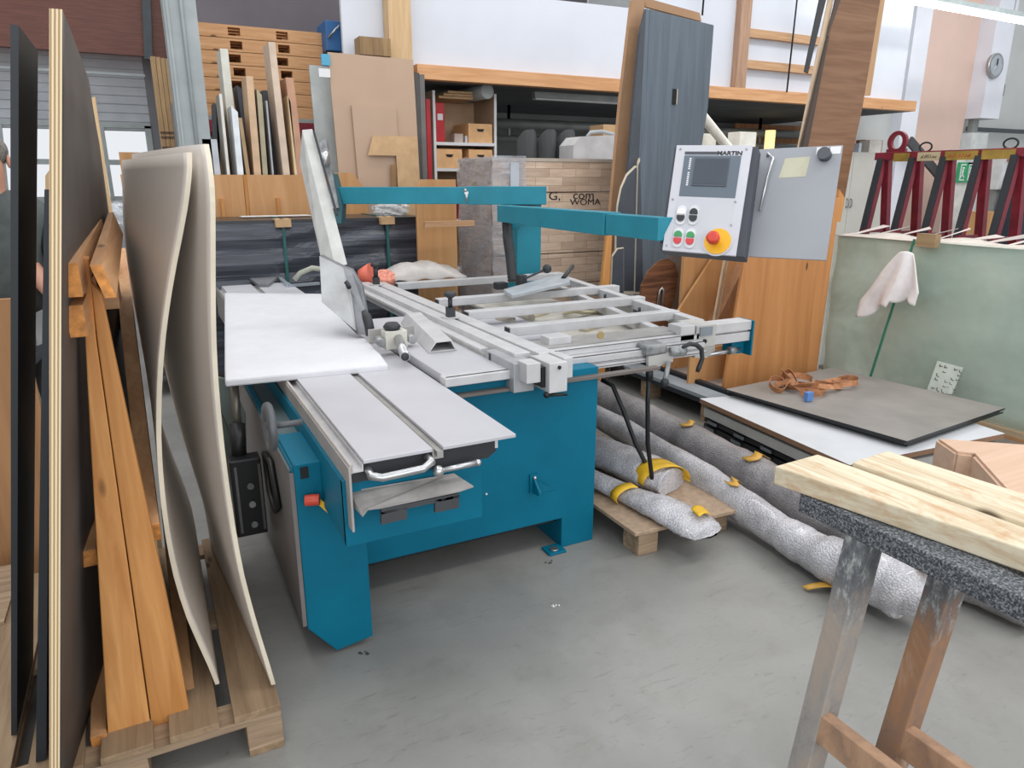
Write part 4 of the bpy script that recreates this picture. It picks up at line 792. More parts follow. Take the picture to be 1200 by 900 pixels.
# grey metal plate behind with tools
gTL, gTR, gBL = D(884, 175, 3.10), D(988, 170, 2.92), D(868, 300, 3.04); gBR = onplane(gTL, gTR, gBL, 968, 305)
gx_ = (gTR-gTL).normalized(); gy_ = (gTL-gBL).normalized(); gn = gx_.cross(gy_)
if gn.y > 0: gn = -gn
gp_ = MB().prism([gBL-gx_*.02, gBR, gTR, gTL-gx_*.05], -gn*.008).build('back_plate_sheet', plain('plate_silver', '#94969c', .6, 0, .02, 4), saw, .001)
def Gq(u, v, h=0): return gTL.lerp(gTR, u).lerp(gBL.lerp(gBR, u), v)+gn*h
MB().prism([Gq(.33, .28, 0), Gq(.64, .27, 0), Gq(.66, .09, 0), Gq(.38, .10, 0)], gn*.001).build('yellow_note', plain('faded_note', '#b3b09a', .7), gp_)
mb = MB(); mb.tube([Gq(.17, .07, .0), Gq(.18, .065, .02), Gq(.25, .11, .02), Gq(.21, .3, .02), Gq(.17, .60, .02)], .0055, 10); mb.build('allen_key', steel, gp_)
MB().cyl(Gq(.825, .09), Gq(.815, .092, .03), .026, n=24).build('round_magnet', plain('magnet_grey', '#4c4f55', .5), gp_)
for u0, u1 in ((.72, .85), (.87, .985)): MB().prism([Gq(u0, .075, 0), Gq(u1, .075, 0), Gq(u1, .01, 0), Gq(u0, .01, 0)], gn*.001).build('white_label', white, gp_)
# ---------------------------------------------------------------- loose things lying on the saw
# white board across the sliding table, turned a little
a, b_, c_, d_ = P('Z', .905, 263, 442), P('Z', .905, 455, 424), P('Z', .905, 377, 344), P('Z', .905, 263, 343)
def wbf(u, v):
    p = a.lerp(b_, u).lerp(d_.lerp(c_, u), v); p.z = .905 - (.012 if v < .01 else 0); return p
mb = MB(); mb.smooth = True; mb.sheet(wbf, 12, 14, (0, 0, -.03))
o = mb.build('white_board', plain('soft_white_board', '#cfcfd3', .6, 0, .015, 12), None, .008); tag(o, 'white board lying askew across the left end of the saw table', 'board')
q = P('Z', .875, 300, 326)
yc = thing('yellow_cutter', 'yellow utility knife lying on the far end of the saw table', 'knife', (q.x, q.y, .873)); a = P('Z', .885, 256, 328); b_ = P('Z', .885, 294, 323)
MB().bar(a, b_, .06, .03).build('handle', plain('yellow_plastic', '#cfc04a', .5), yc, .006); MB().bar(a.lerp(b_, .1)+V((0, -.031, 0)), a.lerp(b_, .4)+V((0, -.031, 0)), .004, .012).build('slider', dark, yc)
a = P('Z', .875, 300, 328); b_ = P('Z', .875, 322, 328); tag(MB().prism([P('Z', .873, 293, 329), P('Z', .873, 303, 336), P('Z', .873, 315, 336), P('Z', .873, 325, 328), P('Z', .873, 312, 325)], (0, 0, .02)).build('grey_offcut', plain('offcut_grey', '#76777a', .6)), 'small grey offcut lying beside the yellow knife', 'offcut')
a = P('Z', .88, 338, 335); b_ = P('Z', .88, 374, 332); c_ = P('Z', .88, 328, 326)
tag(MB().bar(c_, a, .03, .02).bar(a, b_, .03, .02).build('steel_square', plain('blueish_steel', '#a9b1b8', .35, .4)), 'bent steel angle lying on the far end of the saw table', 'square')
# things beyond the fence
def cone(px, py, r_, h_, name, label, mat): pass
a = P('Z', .95, 433, 326)
tag(MB().tube([P('Z', .96, 423, 325), P('Z', .98, 436, 322)], [.06, .09], 14).build('orange_cone', plain('orange_plastic', '#e0705a', .5)), 'orange plastic cone lying behind the rip fence', 'cone')
mb = MB(); c_ = P('Z', .96, 452, 327); mb.tube([c_+V((0, .04, -.04)), c_+V((0, 0, .03))], [.075, .07], 18); o = tag(mb.build('orange_net_roll', plain('pinkish_net', '#c9806c', .7, 0, .25, 60)), 'ribbed pinkish roll beside the black clamp on the fence', 'roll')
mb = MB(); q = P('Z', .93, 490, 322)
mb.smooth = True; mb.sheet(lambda u, v: (q.x-.24+.62*u, q.y-.1+.35*v, .90+.125*math.sin(math.pi*v)**.7*math.sin(math.pi*min(1, .12+.88*u))**.6+.01*math.sin(19*u+7*v)), 14, 10, (0, 0, .004)); tag(mb.build('clear_bag', plain('dull_film', '#b9b3ae', .35, 0, .06, 8, .4)), 'dull clear plastic bag lying behind the rip fence', 'bag')
# dusty saw table contents under the bars: ring offcuts and hoses
rnd = random.Random(4)
B(1.91, 2.5, 2.92, 4.6, .84, .855).build('outrigger_table', plain('dusty_table', '#a8a49b', .6, 0, .12, 8), saw)
q = P('Z', .87, 605, 375); mb = MB(); mb.tube([(q.x+.10*math.cos(.35*i)+.0, q.y+.09*math.sin(.35*i), .872) for i in range(13)], .03, 8); tag(mb.build('curved_offcut', plain('dusty_grey_wood', '#a39c90', .7)), 'curved grey offcut lying under the support bars', 'offcut')
q = P('Z', .87, 672, 368); mb = MB(); mb.tube([(q.x+.05*math.cos(.55*i)*(1+.03*i), q.y+.05*math.sin(.55*i), .885+.01*math.sin(i)) for i in range(12)]+[(q.x+.2, q.y+.02, .865), (q.x+.3, q.y-.03, .862)], .012, 8); tag(mb.build('cable_loop', plain('cream_strap', '#c6bc9b', .6)), 'cream strap loop lying under the support bars', 'strap')
for i in range(4):
    x, y = [(1.85, 3.35), (2.05, 3.75), (2.2, 3.3), (1.7, 3.8)][i]; tag(MB().bar((x-.12, y-.05, .862), (x+.12, y+.06, .862), .05, .012).build('wood_strip', plain('dusty_strip', '#b7ab93', .7)), ['small wood strip under the nearest support bar', 'small wood strip under the second support bar', 'small wood strip near the brass ring', 'small wood strip below the angle stop'][i], 'offcut')
# ================================================================== LEFT: PALLET WITH AN A-FRAME AND LEANING SHEETS
pw1 = wood('pallet_grey_board', '#9d8468', '#7d664d', 'Y', .8, 26)
pl = thing('wooden_pallet', 'weathered wooden pallet on the floor carrying the leaning sheets', 'pallet', (-.2, 2.4, 0))
PX0, PX1, PY0, PY1 = -.62, .19, 1.90, 3.1
for i in range(5):
    x = PX0 + i*(PX1-PX0-.13)/4; B(x, x+.13, PY0, PY1, .13, .152).build('deck_board', pw1, pl, .002)
for y in (PY0+.0, 2.45, PY1-.1):
    B(PX0, PX1, y, y+.1, .108, .13).build('cross_board', palletX, pl, .002)
    for x in (PX0, -.27, PX1-.1): B(x, x+.1, y, y+.1, .022, .108).build('block', palletX, pl, .002)
for x in (PX0, -.27, PX1-.1): B(x, x+.1, PY0, PY1, 0, .022).build('bottom_board', pw1, pl, .002)
# A-frame of timbers
af = thing('timber_trestle', 'pine A-frame of planks and beams standing on the pallet', 'frame', (-.12, 2.1, .152))
fy = 2.0
def pyp(pts, Y): return [P('Y', Y, *q) for q in pts]
mb = MB().prism(pyp([(94, 302), (104, 302), (113, 400), (180, 876), (128, 889), (106, 520), (97, 346)], fy), (0, .045, 0)); mb.build('end_plank', pineZ, af, .003)
mb = MB().prism(pyp([(106, 330), (119, 345), (156, 520), (190, 675), (212, 780), (227, 861), (181.5, 875), (114, 400)], fy+.001), (0, .045, 0)); mb.build('end_plank', wood('pine_upright_b', '#c98f52', '#b07539', 'Z'), af, .003)
def beam2(tl, tr, ftl, ftr, ynear, h, name='long_beam', drop=(0, 0)):
    a, b_ = P('Y', ynear, *tl), P('Y', ynear, *tr); z_ = a.z; b_.z = z_; c_, d_ = P('Y', 2.9, *ftr), P('Y', 2.9, *ftl)
    mb = MB(); lo = V((drop[0], drop[1], -h)); mb.mat(1)._add([a, b_, b_+lo, a+lo], [(0, 1, 2, 3)]); mb.mat(0)
    mb._add([a, b_, c_, d_, a+lo, b_+lo, c_+lo, d_+lo], [(0, 1, 2, 3), (4, 7, 6, 5), (0, 3, 7, 4), (1, 5, 6, 2), (3, 2, 6, 7)]); return mb.build(name, [pineY, endg], af, 0)
beam2((73, 309), (91, 309), (117, 250), (122, 250), 1.86, .075)
beam2((105, 311), (119, 311), (127, 249), (133, 249), 1.86, .075, drop=(.020, 0))
beam2((76, 359), (97, 359), (117, 285), (123, 285), 1.87, .072)
B(-.125, -.085, 2.3, 2.5, 1.3, 1.44).build('spacer_block', pineX, af)
def brace(n0, n1, dz, w_=.05, h_=.1):
    mb = MB(); p0, p1 = n0, n1; mb.bar(p0, p1, w_, h_, (0, 0, 1)); q_ = mb.v[:4]; k = len(mb.v)
    o = mb.build('brace', [pineY, endg], af, .002); o.data.polygons[2].material_index = 0
    for f in o.data.polygons:
        if f.normal.dot((p0-p1).normalized()) > .9: f.material_index = 1
brace(P('Y', 2.06, 178, 625), P('Y', 3.3, 141, 300), 0, .045, .075)
brace(P('Y', 2.06, 103, 655), P('Y', 3.2, 106, 480), 0, .045, .05)
brace(P('Y', 1.99, 117, 872), P('Y', 3.0, 119, 640), 0, .04, .06)
brace(P('Y', 2.04, 223, 835), P('Y', 2.9, 196, 600), 0, .04, .05)
# leaning boards on the left of the frame
m2 = plain('black_board_face', '#35332f', .6, 0, .12, 3, 0, 0, spec=.3)
edge_dark = plain('black_board_edge', '#1e2329', .5)
def lean(pts, Y, L, name, mats, lab, cat='board', clip=None):
    a = pyp(pts, Y); a = [p if p.z > .157 else V((p.x, p.y, .157)) for p in a]
    o = MB().prism(a, (0, L, 0)).build(name, mats, None)
    for f in o.data.polygons:
        if len(mats) > 1 and f.normal.y < -.8: f.material_index = 1
    return tag(o, lab, cat)
a = P('Y', 2.1, 22, 30); L1 = P('Z', a.z, 47, 60).y-2.1
lean([(12, 28), (22, 30), (20, 862), (13, 862)], 2.1, L1, 'black_board', [m2, edge_dark], 'thick black board leaning at the far left beside the plywood sheet')
lean([(52, 222), (59, 222), (57, 903), (44, 903)], 1.96, .55, 'black_board', [edge_dark, edge_dark], 'narrow black board edge just left of the bare plywood edge')
a_ = pyp([(53, 206), (60, 196), (60, 222), (53, 222)], 1.96); tag(MB().prism(a_, (0, .3, 0)).build('wood_block', wood('pale_block_w', '#d9bd92', '#c5a477', 'Z', .6, 30, False)), 'pale wood block end peeking out left of the plywood sheet edge', 'block')
# film-faced plywood sheet: bottom at pallet height
t_ = pyp([(61, 9), (73, 11)], 1.72); bts = pyp([(58, 900), (70, 900)], 1.72)
def ext(p, q, z): k = (z-p.z)/(q.z-p.z); return p.lerp(q, k)
bl_, br_ = ext(t_[0], bts[0], .156), ext(t_[1], bts[1], .156)
fa = P('Z', t_[1].z, 105, 95); fb_ = fa.y; lowc = P('Y', fb_+.12, 116, 168)
sl = (t_[1]-br_)/(t_[1].z-br_.z)
def onb(side, y, z): p = br_ if side else bl_; q = p+sl*(z-p.z); return V((q.x, y, z))
YF = fb_+.16; xf = lowc.x
def plyf(u, v):
    zt_ = t_[1].z + min(0, (u-.86))/.14*0 - (max(0, u-.88)/.12)*(t_[1].z-lowc.z); z_ = .156+(zt_-.156)*v
    nx = onb(1, 1.72, z_).x; k = u**1.35; return (nx*(1-k)+(xf-.02*(1-v))*k, 1.72+(YF-1.72)*u, z_)
mb = MB(); mb.smooth = True; mb.sheet(plyf, 26, 12, bl_-br_)
ang = math.atan2(-sl.x, 1)
o = mb.build('plywood_sheet', [plain('brown_film_face', '#4a4441', .55, 0, .15, 3, 0, 0, spec=.35), layered('plywood_edge_b', ['#a08460', '#dfcba6'], 'X', 46, .6, (0, ang, 0))], None)
for f in o.data.polygons[26*12*2:]: f.material_index = 1; f.use_smooth = False
tag(o, 'tall film-faced plywood sheet with a pale layered edge leaning on the timber frame', 'board')
a_ = pyp([(105, 116), (111, 113), (111, 164), (105, 164)], 3.12); a_[2] = V((a_[1].x, 3.12, 0)); a_[3] = V((a_[0].x, 3.12, 0)); tag(MB().prism(a_, (0, .05, 0)).build('pale_batten', wood('pale_block_w', '#d9bd92', '#c5a477', 'Z')), 'pale batten tip showing behind the top corner of the plywood sheet', 'batten')
a_ = pyp([(115, 186), (117, 190), (128, 252), (115, 252)], 4.2); tag(MB().prism([a_[0], a_[1], a_[2], V((a_[2].x+.02, 4.2, 0)), V((a_[3].x, 4.2, 0)), a_[3]], (0, .04, 0)).build('wedge_board', pineZ), 'pointed pine board end rising right of the plywood sheet', 'board')
# two bowed grey sheets on the right of the frame
curved = plain('light_grey_sheet', '#dad2c8', .5, 0, .02, 1.5, 0, 0); cedge = plain('sheet_edge', '#cfc4b0', .6)
def interp(tab, z):
    tab = sorted(tab, key=lambda p: p.z)
    if z <= tab[0].z: return tab[0].x
    for p, q in zip(tab, tab[1:]):
        if z <= q.z: return p.x+(q.x-p.x)*(z-p.z)/(q.z-p.z)
    return tab[-1].x
def smooth(tab, z): return sum(interp(tab, z+d)*w_ for d, w_ in ((-.16, .1), (-.08, .2), (0, .4), (.08, .2), (.16, .1)))
def bowed(near, Yn, far, Yf, ztop, zbot, lab, corner, power):
    N_, F_ = pyp(near, Yn), pyp(far, Yf)
    def fn(u, v):
        z0 = zbot+(ztop-zbot)*v; x = smooth(N_, z0)*(1-u)+smooth(F_, z0)*u
        yy = Yn+(Yf-Yn)*u
        if v > .9: yy += (1-u)**4*corner*((v-.9)/.1)**2
        return (x, yy, z0 - (0.0 if v < 1 else 0))
    mb = MB(); mb.smooth = True; mb.edge = 0; n0 = 12; k = 0
    mb.sheet(fn, 20, 44, (.012, 0, 0)); nq = 20*44*2
    o = mb.build('bowed_sheet', [curved, cedge], None, fix=True)
    for f in o.data.polygons[nq:]: f.material_index = 1; f.use_smooth = False
    return tag(o, lab, 'sheet')
n1 = [(223, 177), (225, 200), (212, 257), (200, 312), (188, 387), (185, 420), (182, 512), (184, 545), (192, 625), (202, 675), (217, 725), (237, 767), (256, 800)]
f1 = [(145, 190), (142, 250), (149, 312), (160, 370), (170, 430), (181, 480), (200, 540), (222, 590)]
z1t = P('Y', 2.06, 223, 178).z
bowed(n1, 2.06, f1, 3.0, z1t, .165, 'pale grey bowed sheet leaning on the timber beams, the left one', .03, 2)
n2 = [(246, 176), (246.5, 200), (247, 400), (250, 450), (257, 525), (271, 625), (280, 675), (300, 745), (326, 825)]
f2 = [(156, 187), (160, 250), (168, 312), (180, 370), (192, 430), (205, 480), (222, 540), (240, 590)]
z2t = P('Y', 1.98, 236, 166).z
bowed(n2, 1.98, f2, 2.98, z2t, .165, 'pale grey bowed sheet nearest the saw, curving out over the pallet edge', .12, 2)
# far-left strip: objects beyond the boards
a = P('Y', 3.4, 8, 320); b_ = P('Y', 3.4, 16, 590)
tag(MB().prism([(a.x-.5, 3.4, 0), (a.x-.02, 3.4, 0), (a.x+.03, 3.4, .55), (a.x+.02, 3.4, 1.2), (a.x-.5, 3.4, 1.2)], (0, .03, 0)).build('tan_panel', wood('tan_panel_w', '#b98a5f', '#a1744b', 'Z', .6, 12, False)), 'tan wooden panel at the far left edge behind the black board', 'board')
B_ = thing('workbench', 'pale workbench end behind the black board at the left edge', 'bench', (-1.2, 5, 0))
B(-2.0, P('Y', 4.6, 14, 300).x, 4.6, 5.4, P('Y', 4.6, 5, 300).z-.06, P('Y', 4.6, 5, 292).z).build('tabletop', plain('bench_top', '#c9c9c9', .5), B_)
B(-2.0, P('Y', 4.6, 14, 300).x-.05, 4.65, 5.3, .05, P('Y', 4.6, 5, 300).z-.06).build('cabinet', greyp, B_)
bp = thing('timber_block_stack', 'short timber block on the floor at the left edge', 'block', (-.75, 2.6, 0))
a = P('Y', 2.75, 14, 770); B(a.x-.3, a.x, 2.75, 3.2, 0, .0+P('Y', 2.75, 14, 726).z).build('block', palletX, bp)
tw = thing('pallet_truck', 'dark wheeled truck partly visible at the lower left edge', 'truck', (-.75, 2.4, 0))
a = P('Z', .05, 2, 830); MB().cyl((a.x-.02, a.y, .07), (a.x+.03, a.y, .07), .07, n=24).build('wheel', dark, tw); MB().cyl((a.x+.03, a.y, .07), (a.x+.04, a.y, .07), .02).build('hub', steel, tw); B(a.x-.6, a.x-.03, a.y, a.y+.25, .05, .16).build('fork', plain('truck_grey', '#55585a'), tw)
# person at the left edge
px_ = P('Y', 4.0, -2, 190)
person = thing('person', 'person in a dark grey jacket partly hidden behind the black board at the left edge', 'person', (px_.x, 4.1, 0))
def skin_obj(name, verts, edges, radii, mat, root=0, sub=2):
    me = bpy.data.meshes.new(name); o0 = V(person.location); me.from_pydata([V(v)-o0 for v in verts], edges, []); o = bpy.data.objects.new(name, me); COL.objects.link(o); o.parent = person
    sk = o.modifiers.new('skin', 'SKIN'); sk.use_smooth_shade = True
    for i, r_ in enumerate(radii):
        d_ = me.skin_vertices[0].data[i]; d_.radius = r_ if isinstance(r_, tuple) else (r_, r_); d_.use_root = (i == root)
    ss = o.modifiers.new('sub', 'SUBSURF'); ss.levels = sub; ss.render_levels = sub; me.materials.append(mat); return o
cx, cy = px_.x-.05, 4.1
jac = plain('jacket_grey', '#4a504f', .8, 0, .1, 20); skm = plain('skin', '#c08d78', .5, 0, .04, 10); trs = plain('trousers_dark', '#34373d', .8); hairm = plain('greying_hair', '#6d6862', .8, 0, .25, 60, .5)
HZ = 1.745
vs = [(cx, cy, 1.0), (cx, cy, 1.24), (cx, cy, 1.47), (cx, cy-.01, 1.63), (cx-.17, cy, 1.49), (cx+.17, cy, 1.49), (cx-.24, cy-.03, 1.20), (cx+.23, cy-.04, 1.20), (cx-.20, cy-.22, 1.05), (cx+.17, cy-.24, 1.07)]
skin_obj('jacket', vs, [(0, 1), (1, 2), (2, 3), (2, 4), (2, 5), (4, 6), (5, 7), (6, 8), (7, 9)], [(.17, .12), (.16, .12), (.15, .11), .085, .07, .07, .055, .055, .045, .045], jac)
skin_obj('trousers', [(cx, cy, .95), (cx-.09, cy, .85), (cx+.09, cy, .85), (cx-.1, cy, .48), (cx+.1, cy, .48), (cx-.1, cy+.02, .1), (cx+.1, cy+.02, .1)], [(0, 1), (0, 2), (1, 3), (2, 4), (3, 5), (4, 6)], [.14, .09, .09, .065, .065, .05, .05], trs)
# head, neck and hands as one continuous skin body
bv = [(cx, cy, 1.42), (cx, cy-.01, 1.55), (cx, cy-.015, 1.62), (cx, cy-.03, HZ-.06), (cx, cy-.02, HZ+.02), (cx, cy-.02, HZ+.06)]
be = [(0, 1), (1, 2), (2, 3), (3, 4), (4, 5)]; br = [.06, .05, .052, (.066, .078), (.072, .088), (.05, .06)]
bv.append((cx, cy-.115, HZ-.0)); be.append((4, 6)); br.append(.012)
for s_ in (-1, 1):
    k = len(bv); bv += [(cx+s_*.2, cy-.15, 1.08), (cx+s_*.19, cy-.26, 1.04), (cx+s_*.18, cy-.33, 1.03)]; be += [(0, k), (k, k+1), (k+1, k+2)]; br += [.03, .028, .032]
    for f_ in range(5):
        q = len(bv); fx = cx+s_*.18+(f_-2)*.018; ln = [.055, .075, .08, .072, .055][f_]
        bv += [(fx, cy-.36, 1.025), (fx, cy-.36-ln*.6, 1.01), (fx, cy-.36-ln, .985)]; be += [(k+2, q), (q, q+1), (q+1, q+2)]; br += [.010, .009, .007]
skin_obj('body', bv, be, br, skm, 0, 2)
mb = MB(); mb.ball((cx, cy-.0, HZ+.035), .098, 16, (.85, 1.0, .80)); mb.build('hair', hairm, person)
mb = MB()
for s_ in (-1, 1): mb.ball((cx+s_*.03, cy-.095, HZ), .012, 8)
mb.build('eyes', plain('eye_dark', '#2b2522', .3), person); mb = MB(); mb.bar((cx-.025, cy-.098, HZ-.065), (cx+.025, cy-.098, HZ-.065), .008, .01); mb.build('mouth', plain('lip', '#96594f', .5), person)
mb = MB(); 
for s_ in (-1, 1): mb.ball((cx+s_*.078, cy-.01, HZ-.01), .028, 10, (.35, .7, 1.1))
mb.build('ears', skm, person); mb = MB()
for s_ in (-1, 1): mb.box(cx+s_*.1-.05, cx+s_*.1+.05, cy-.16, cy+.09, 0, .09)
mb.build('shoes', blackm, person, .02)
# ================================================================== MIDDLE RIGHT
# plywood bin with tall sheets
pb = thing('plywood_stand', 'orange knotty plywood stand with a tall front board and angled braces', 'stand', (4.0, 4.0, 0))
Yp = 3.76
a = [P('Y', Yp, *q) for q in ((985, 232), (957, 432), (848, 455), (880, 300))]
nz = .345
mb = MB().prism([(a[0].x, Yp, a[0].z), (a[1].x+.0, Yp, .0), (a[2].x, Yp, .0), (a[2].x, Yp, a[2].z), (a[3].x-.02, Yp, a[3].z+.35), (a[3].x+.05, Yp, a[0].z-.0)], (0, .025, 0)); mb.build('front_board', plyface, pb, .002)
mb = MB().prism([P('Y', 3.80, *q) for q in ((984, 222), (990, 232), (985, 260), (978, 260))], (0, .3, 0)); mb.build('corner_post', pineZ, pb)
b4 = [P('Y', 4.35, *q) for q in ((790, 372), (838, 298), (900, 298), (880, 385))]
mb = MB().prism([b4[0], b4[1], (b4[1].x+1.2, 4.35, b4[1].z), (b4[1].x+1.2, 4.35, .1), (b4[0].x-.1, 4.35, .1)], (0, .025, 0)); mb.build('brace_board', plyX, pb, .002)
b5 = [P('Y', 4.0, *q) for q in ((842, 394), (868, 345), (882, 320), (884, 394))]
mb = MB().prism([P('Y', 4.25, *q) for q in ((835, 388), (872, 312), (876, 312), (843, 390))], (0, .25, 0)); mb.build('brace_edge', wood('pale_edge_w', '#b98c68', '#a57a58', 'Z', .7, 30, False), pb)
mb = MB()
for k, px in enumerate((838, 841)):
    mb.prism([P('Y', 4.22, *q) for q in ((px-1, 376), (px+13, 296), (px+14.5, 296), (px+.5, 376))], (0, .02, 0))
mb.build('twine_bars', plain('pale_strip', '#cdb597', .7), pb)
b6 = [P('Y', 3.95, *q) for q in ((797, 450), (846, 448), (856, 408), (800, 405))]
B(P('Y', 3.95, 808, 430).x, P('Y', 3.95, 850, 430).x+.5, 3.95, 3.97, .16, .46).build('lower_board', plyX, pb, .002)
B(3.58, 4.7, 3.79, 5.6, .10, .20).build('base_panel', plain('grey_base', '#8d857c', .7, 0, .06, 5), pb)
# long grey-topped sheets lying under
lg = thing('long_board', 'long dark-edged grey panel lying on the floor behind the bubble wrap rolls', 'panel', (3.4, 4.3, 0))
mb = MB(); pts = [P('Z', .2, 690, 420), P('Z', .2, 720, 420), P('Z', .2, 872, 466), P('Z', .2, 862, 474)]
B(3.36, 3.52, 3.52, 5.6, .175, .2).build('top', plain('slate_top', '#888f94', .5), lg); B(3.36, 3.56, 3.52, 5.6, .14, .175).build('core', edge_dark, lg)
for y in (3.6, 4.3, 5.0): B(3.38, 3.5, y, y+.1, 0, .14).build('block', palletX, lg)
B(3.53, 3.575, 3.55, 5.6, .10, .225).build('dark_edge', edge_dark, lg)
# tall dark boards
sg = wood('slate_grain', '#6b7783', '#5a656f', 'Z', .45, 16, False)
def tallb(pts, Y, off, name, mat, lab):
    return tag(MB().prism([P('Y', Y, *q) if len(q) == 2 else V(q) for q in pts], off).build(name, mat), lab, 'board')
dirx = V((math.sin(math.radians(75)), math.cos(math.radians(75)), 0))
tl = P('Y', 5.0, 762, 11); bl0 = P('Y', 5.0, 753, 335); L_ = 1.0
def wpt(base, s_, z): return V((base.x+dirx.x*s_, base.y+dirx.y*s_, z))
lenb = .88
mb = MB(); mb.prism([wpt(tl, 0, .2), wpt(tl, lenb, .2), wpt(tl, lenb-.07, 1.85), wpt(tl, lenb, 2.28), wpt(tl, lenb, tl.z), wpt(tl, 0, tl.z)], V((-dirx.y, dirx.x, 0))*.03)
o = mb.build('slate_board', [sg, cedge]); tag(o, 'tall slate blue-grey wood-grain board with a small slot, behind the control panel', 'board')
hq = wpt(tl, .37, 0); zz_ = P('Y', 5.1, 797, 114).z
B(hq.x-.02, hq.x+.02, hq.y-.012, hq.y-.002, zz_-.06, zz_+.06).build('slot_recess', blackm, o); B(hq.x+.02, hq.x+.028, hq.y-.014, hq.y+.01, zz_-.06, zz_+.06).build('slot_rim', cedge, o)
tallb([(757, 10), (761, 11), (748, 335), (741, 335)], 4.97, (0, .03, 0), 'board_edge', sg, 'thin dark board edge-on at the left side of the slate board')
tallb([(750, 40), (757, 12), (742, 330), (726, 330), (740, 150)], 4.93, (0, .03, 0), 'dark_board', plain('charcoal_lam', '#454a52', .5), 'charcoal board standing edge-on between brown and slate boards')
tallb([(741, 0), (756, -5), (747, 130), (738, 230), (722, 345), (707, 345), (727, 120)], 5.2, (0, .04, 0), 'brown_board', plain('brown_tall', '#b18a68', .6, 0, .05, 6), 'tall plain brown board left of the slate boards')
tallb([(755, -3), (820, 15), (822, 25), (757, 8)], 5.3, (0, .03, 0), 'brown_board', plain('brown_tall', '#b18a68'), 'brown board top showing above the slate board')
# rounded charcoal panels with pale edging
def rounded(pts, Y, lab, mat):
    tag(MB().prism([P('Y', Y, *q) for q in pts], (0, .02, 0)).build('rounded_board', mat), lab, 'panel')
ch = plain('charcoal_lam', '#454a52')
def bordered(pts, Y, lab):
    c = V((0, 0, 0)); A = [P('Y', Y, *q) for q in pts]
    for p_ in A: c += p_/len(A)
    o = MB().prism(A, (0, .02, 0)).build('rounded_board', cedge); MB().prism([c+(p_-c)*.955+V((0, -.002, 0)) for p_ in A], (0, .004, 0)).build('face', ch, o); return tag(o, lab, 'panel')
bordered([(721, 345), (722, 270), (724, 240), (728, 220), (735, 204), (745, 194), (747, 194), (747, 345)], 4.90, 'charcoal panel with a rounded pale-edged corner, left of the slate board')
bordered([(716, 345), (718, 300), (724, 291), (731, 290), (731, 345)], 4.85, 'low charcoal panel with a pale edge beside the oak board pack')
bordered([(748, 190), (750, 185), (754, 345), (744, 345)], 4.88, 'slim charcoal panel with a pale edge in front of the slate board')
tallb([(704, 345), (712, 268), (718, 262), (712, 345), (P('Y', 4.8, 712, 345).x, 4.8, .2), (P('Y', 4.8, 704, 345).x, 4.8, .2)][:3]+[(P('Y', 4.8, 712, 345).x, 4.8, 0), (P('Y', 4.8, 704, 345).x, 4.8, 0)], 4.8, (0, .03, 0), 'orange_batten', pineZ, 'orange batten leaning at the foot of the brown tall board')
# walnut rounded board + grey one
wal = wood('walnut_grain', '#7d5238', '#4f3222', 'X', .5, 50, False, (.35, .6))
A = [P('Y', 4.6, *q) for q in ((750, 358), (752, 335), (760, 318), (772, 306), (783, 303), (791, 308), (795, 322), (793, 340), (787, 360))]
A = [V((p_.x, p_.y, p_.z)) for p_ in A] + [V((A[-1].x-.1, 4.6, .22)), V((A[0].x, 4.6, .22))]
o = tag(MB().prism(A, (0, .02, 0)).build('walnut_board', wal), 'walnut-grain panel with a rounded top standing behind the saw', 'panel')
q = P('Y', 4.59, 774, 348); mb = MB(); mb.tube([(q.x-.03, 4.59, q.z-.08), (q.x-.02, 4.58, q.z+.05), (q.x, 4.58, q.z+.08), (q.x+.02, 4.58, q.z+.05), (q.x+.02, 4.59, q.z-.08)], .01, 6); tag(mb.build('steel_hook', steel), 'small steel hook standing in front of the walnut panel', 'hook')
A = [P('Y', 4.7, *q) for q in ((784, 298), (825, 303), (812, 340), (795, 365), (786, 365))]
tag(MB().prism(A+[V((A[-1].x, 4.7, .22))], (0, .02, 0)).build('taupe_board', plain('taupe_grey', '#857c78', .6)), 'taupe grey panel right of the walnut rounded panel', 'panel')
# brown wood-grain sheets on the right
wg = wood('brown_woodgrain', '#8f6a4e', '#775439', 'X', .5, 26, False)
Yw = 4.25
A = [P('Y', Yw, *q) for q in ((985, -20), (1035, -20), (1010, 130), (1000, 175), (986, 255), (930, 255), (947, 165), (968, 60))]
tag(MB().prism(A, (0, .025, 0)).build('woodgrain_board', wg), 'tall brown wood-grain board leaning above the grey plate', 'board').location.z -= 0
for k, (pts, c, lab) in enumerate(((((975, -20), (981, -20), (941, 175), (935, 175)), '#d0b79b', 'pale edge strip along the left of the brown wood-grain board'), (((965, -20), (973, -20), (947, 86), (943, 84)), '#3a3b3d', 'dark board edge at the far left of the brown wood-grain boards'), (((984, -20), (992, -20), (968, 50), (943, 175), (938, 175)), '#54453a', 'dark brown board edge beside the wood-grain board'), (((969, 46), (972, 42), (947, 172), (940, 175)), '#4a3d34', 'narrow dark strip on the wood-grain board edge'))):
    A = [P('Y', Yw-.02-.012*k, *q) for q in pts]; tag(MB().prism(A, (0, .012, 0)).build('board_edge', plain('edge_%d' % k, c, .6)), lab, 'board')
A = [P('Y', Yw+.06, *q) for q in ((1025, -20), (1040, -20), (1020, 112), (1012, 112))]; tag(MB().prism(A, (0, .02, 0)).build('oak_board', wood('oak_pale2', '#c6a079', '#b38d67', 'Z', .6, 20, False)), 'paler oak board edge behind the brown wood-grain board', 'board')
B(3.75, 5.1, 4.42, 4.45, 0, 1.35).build('back_board', plyX, pb)
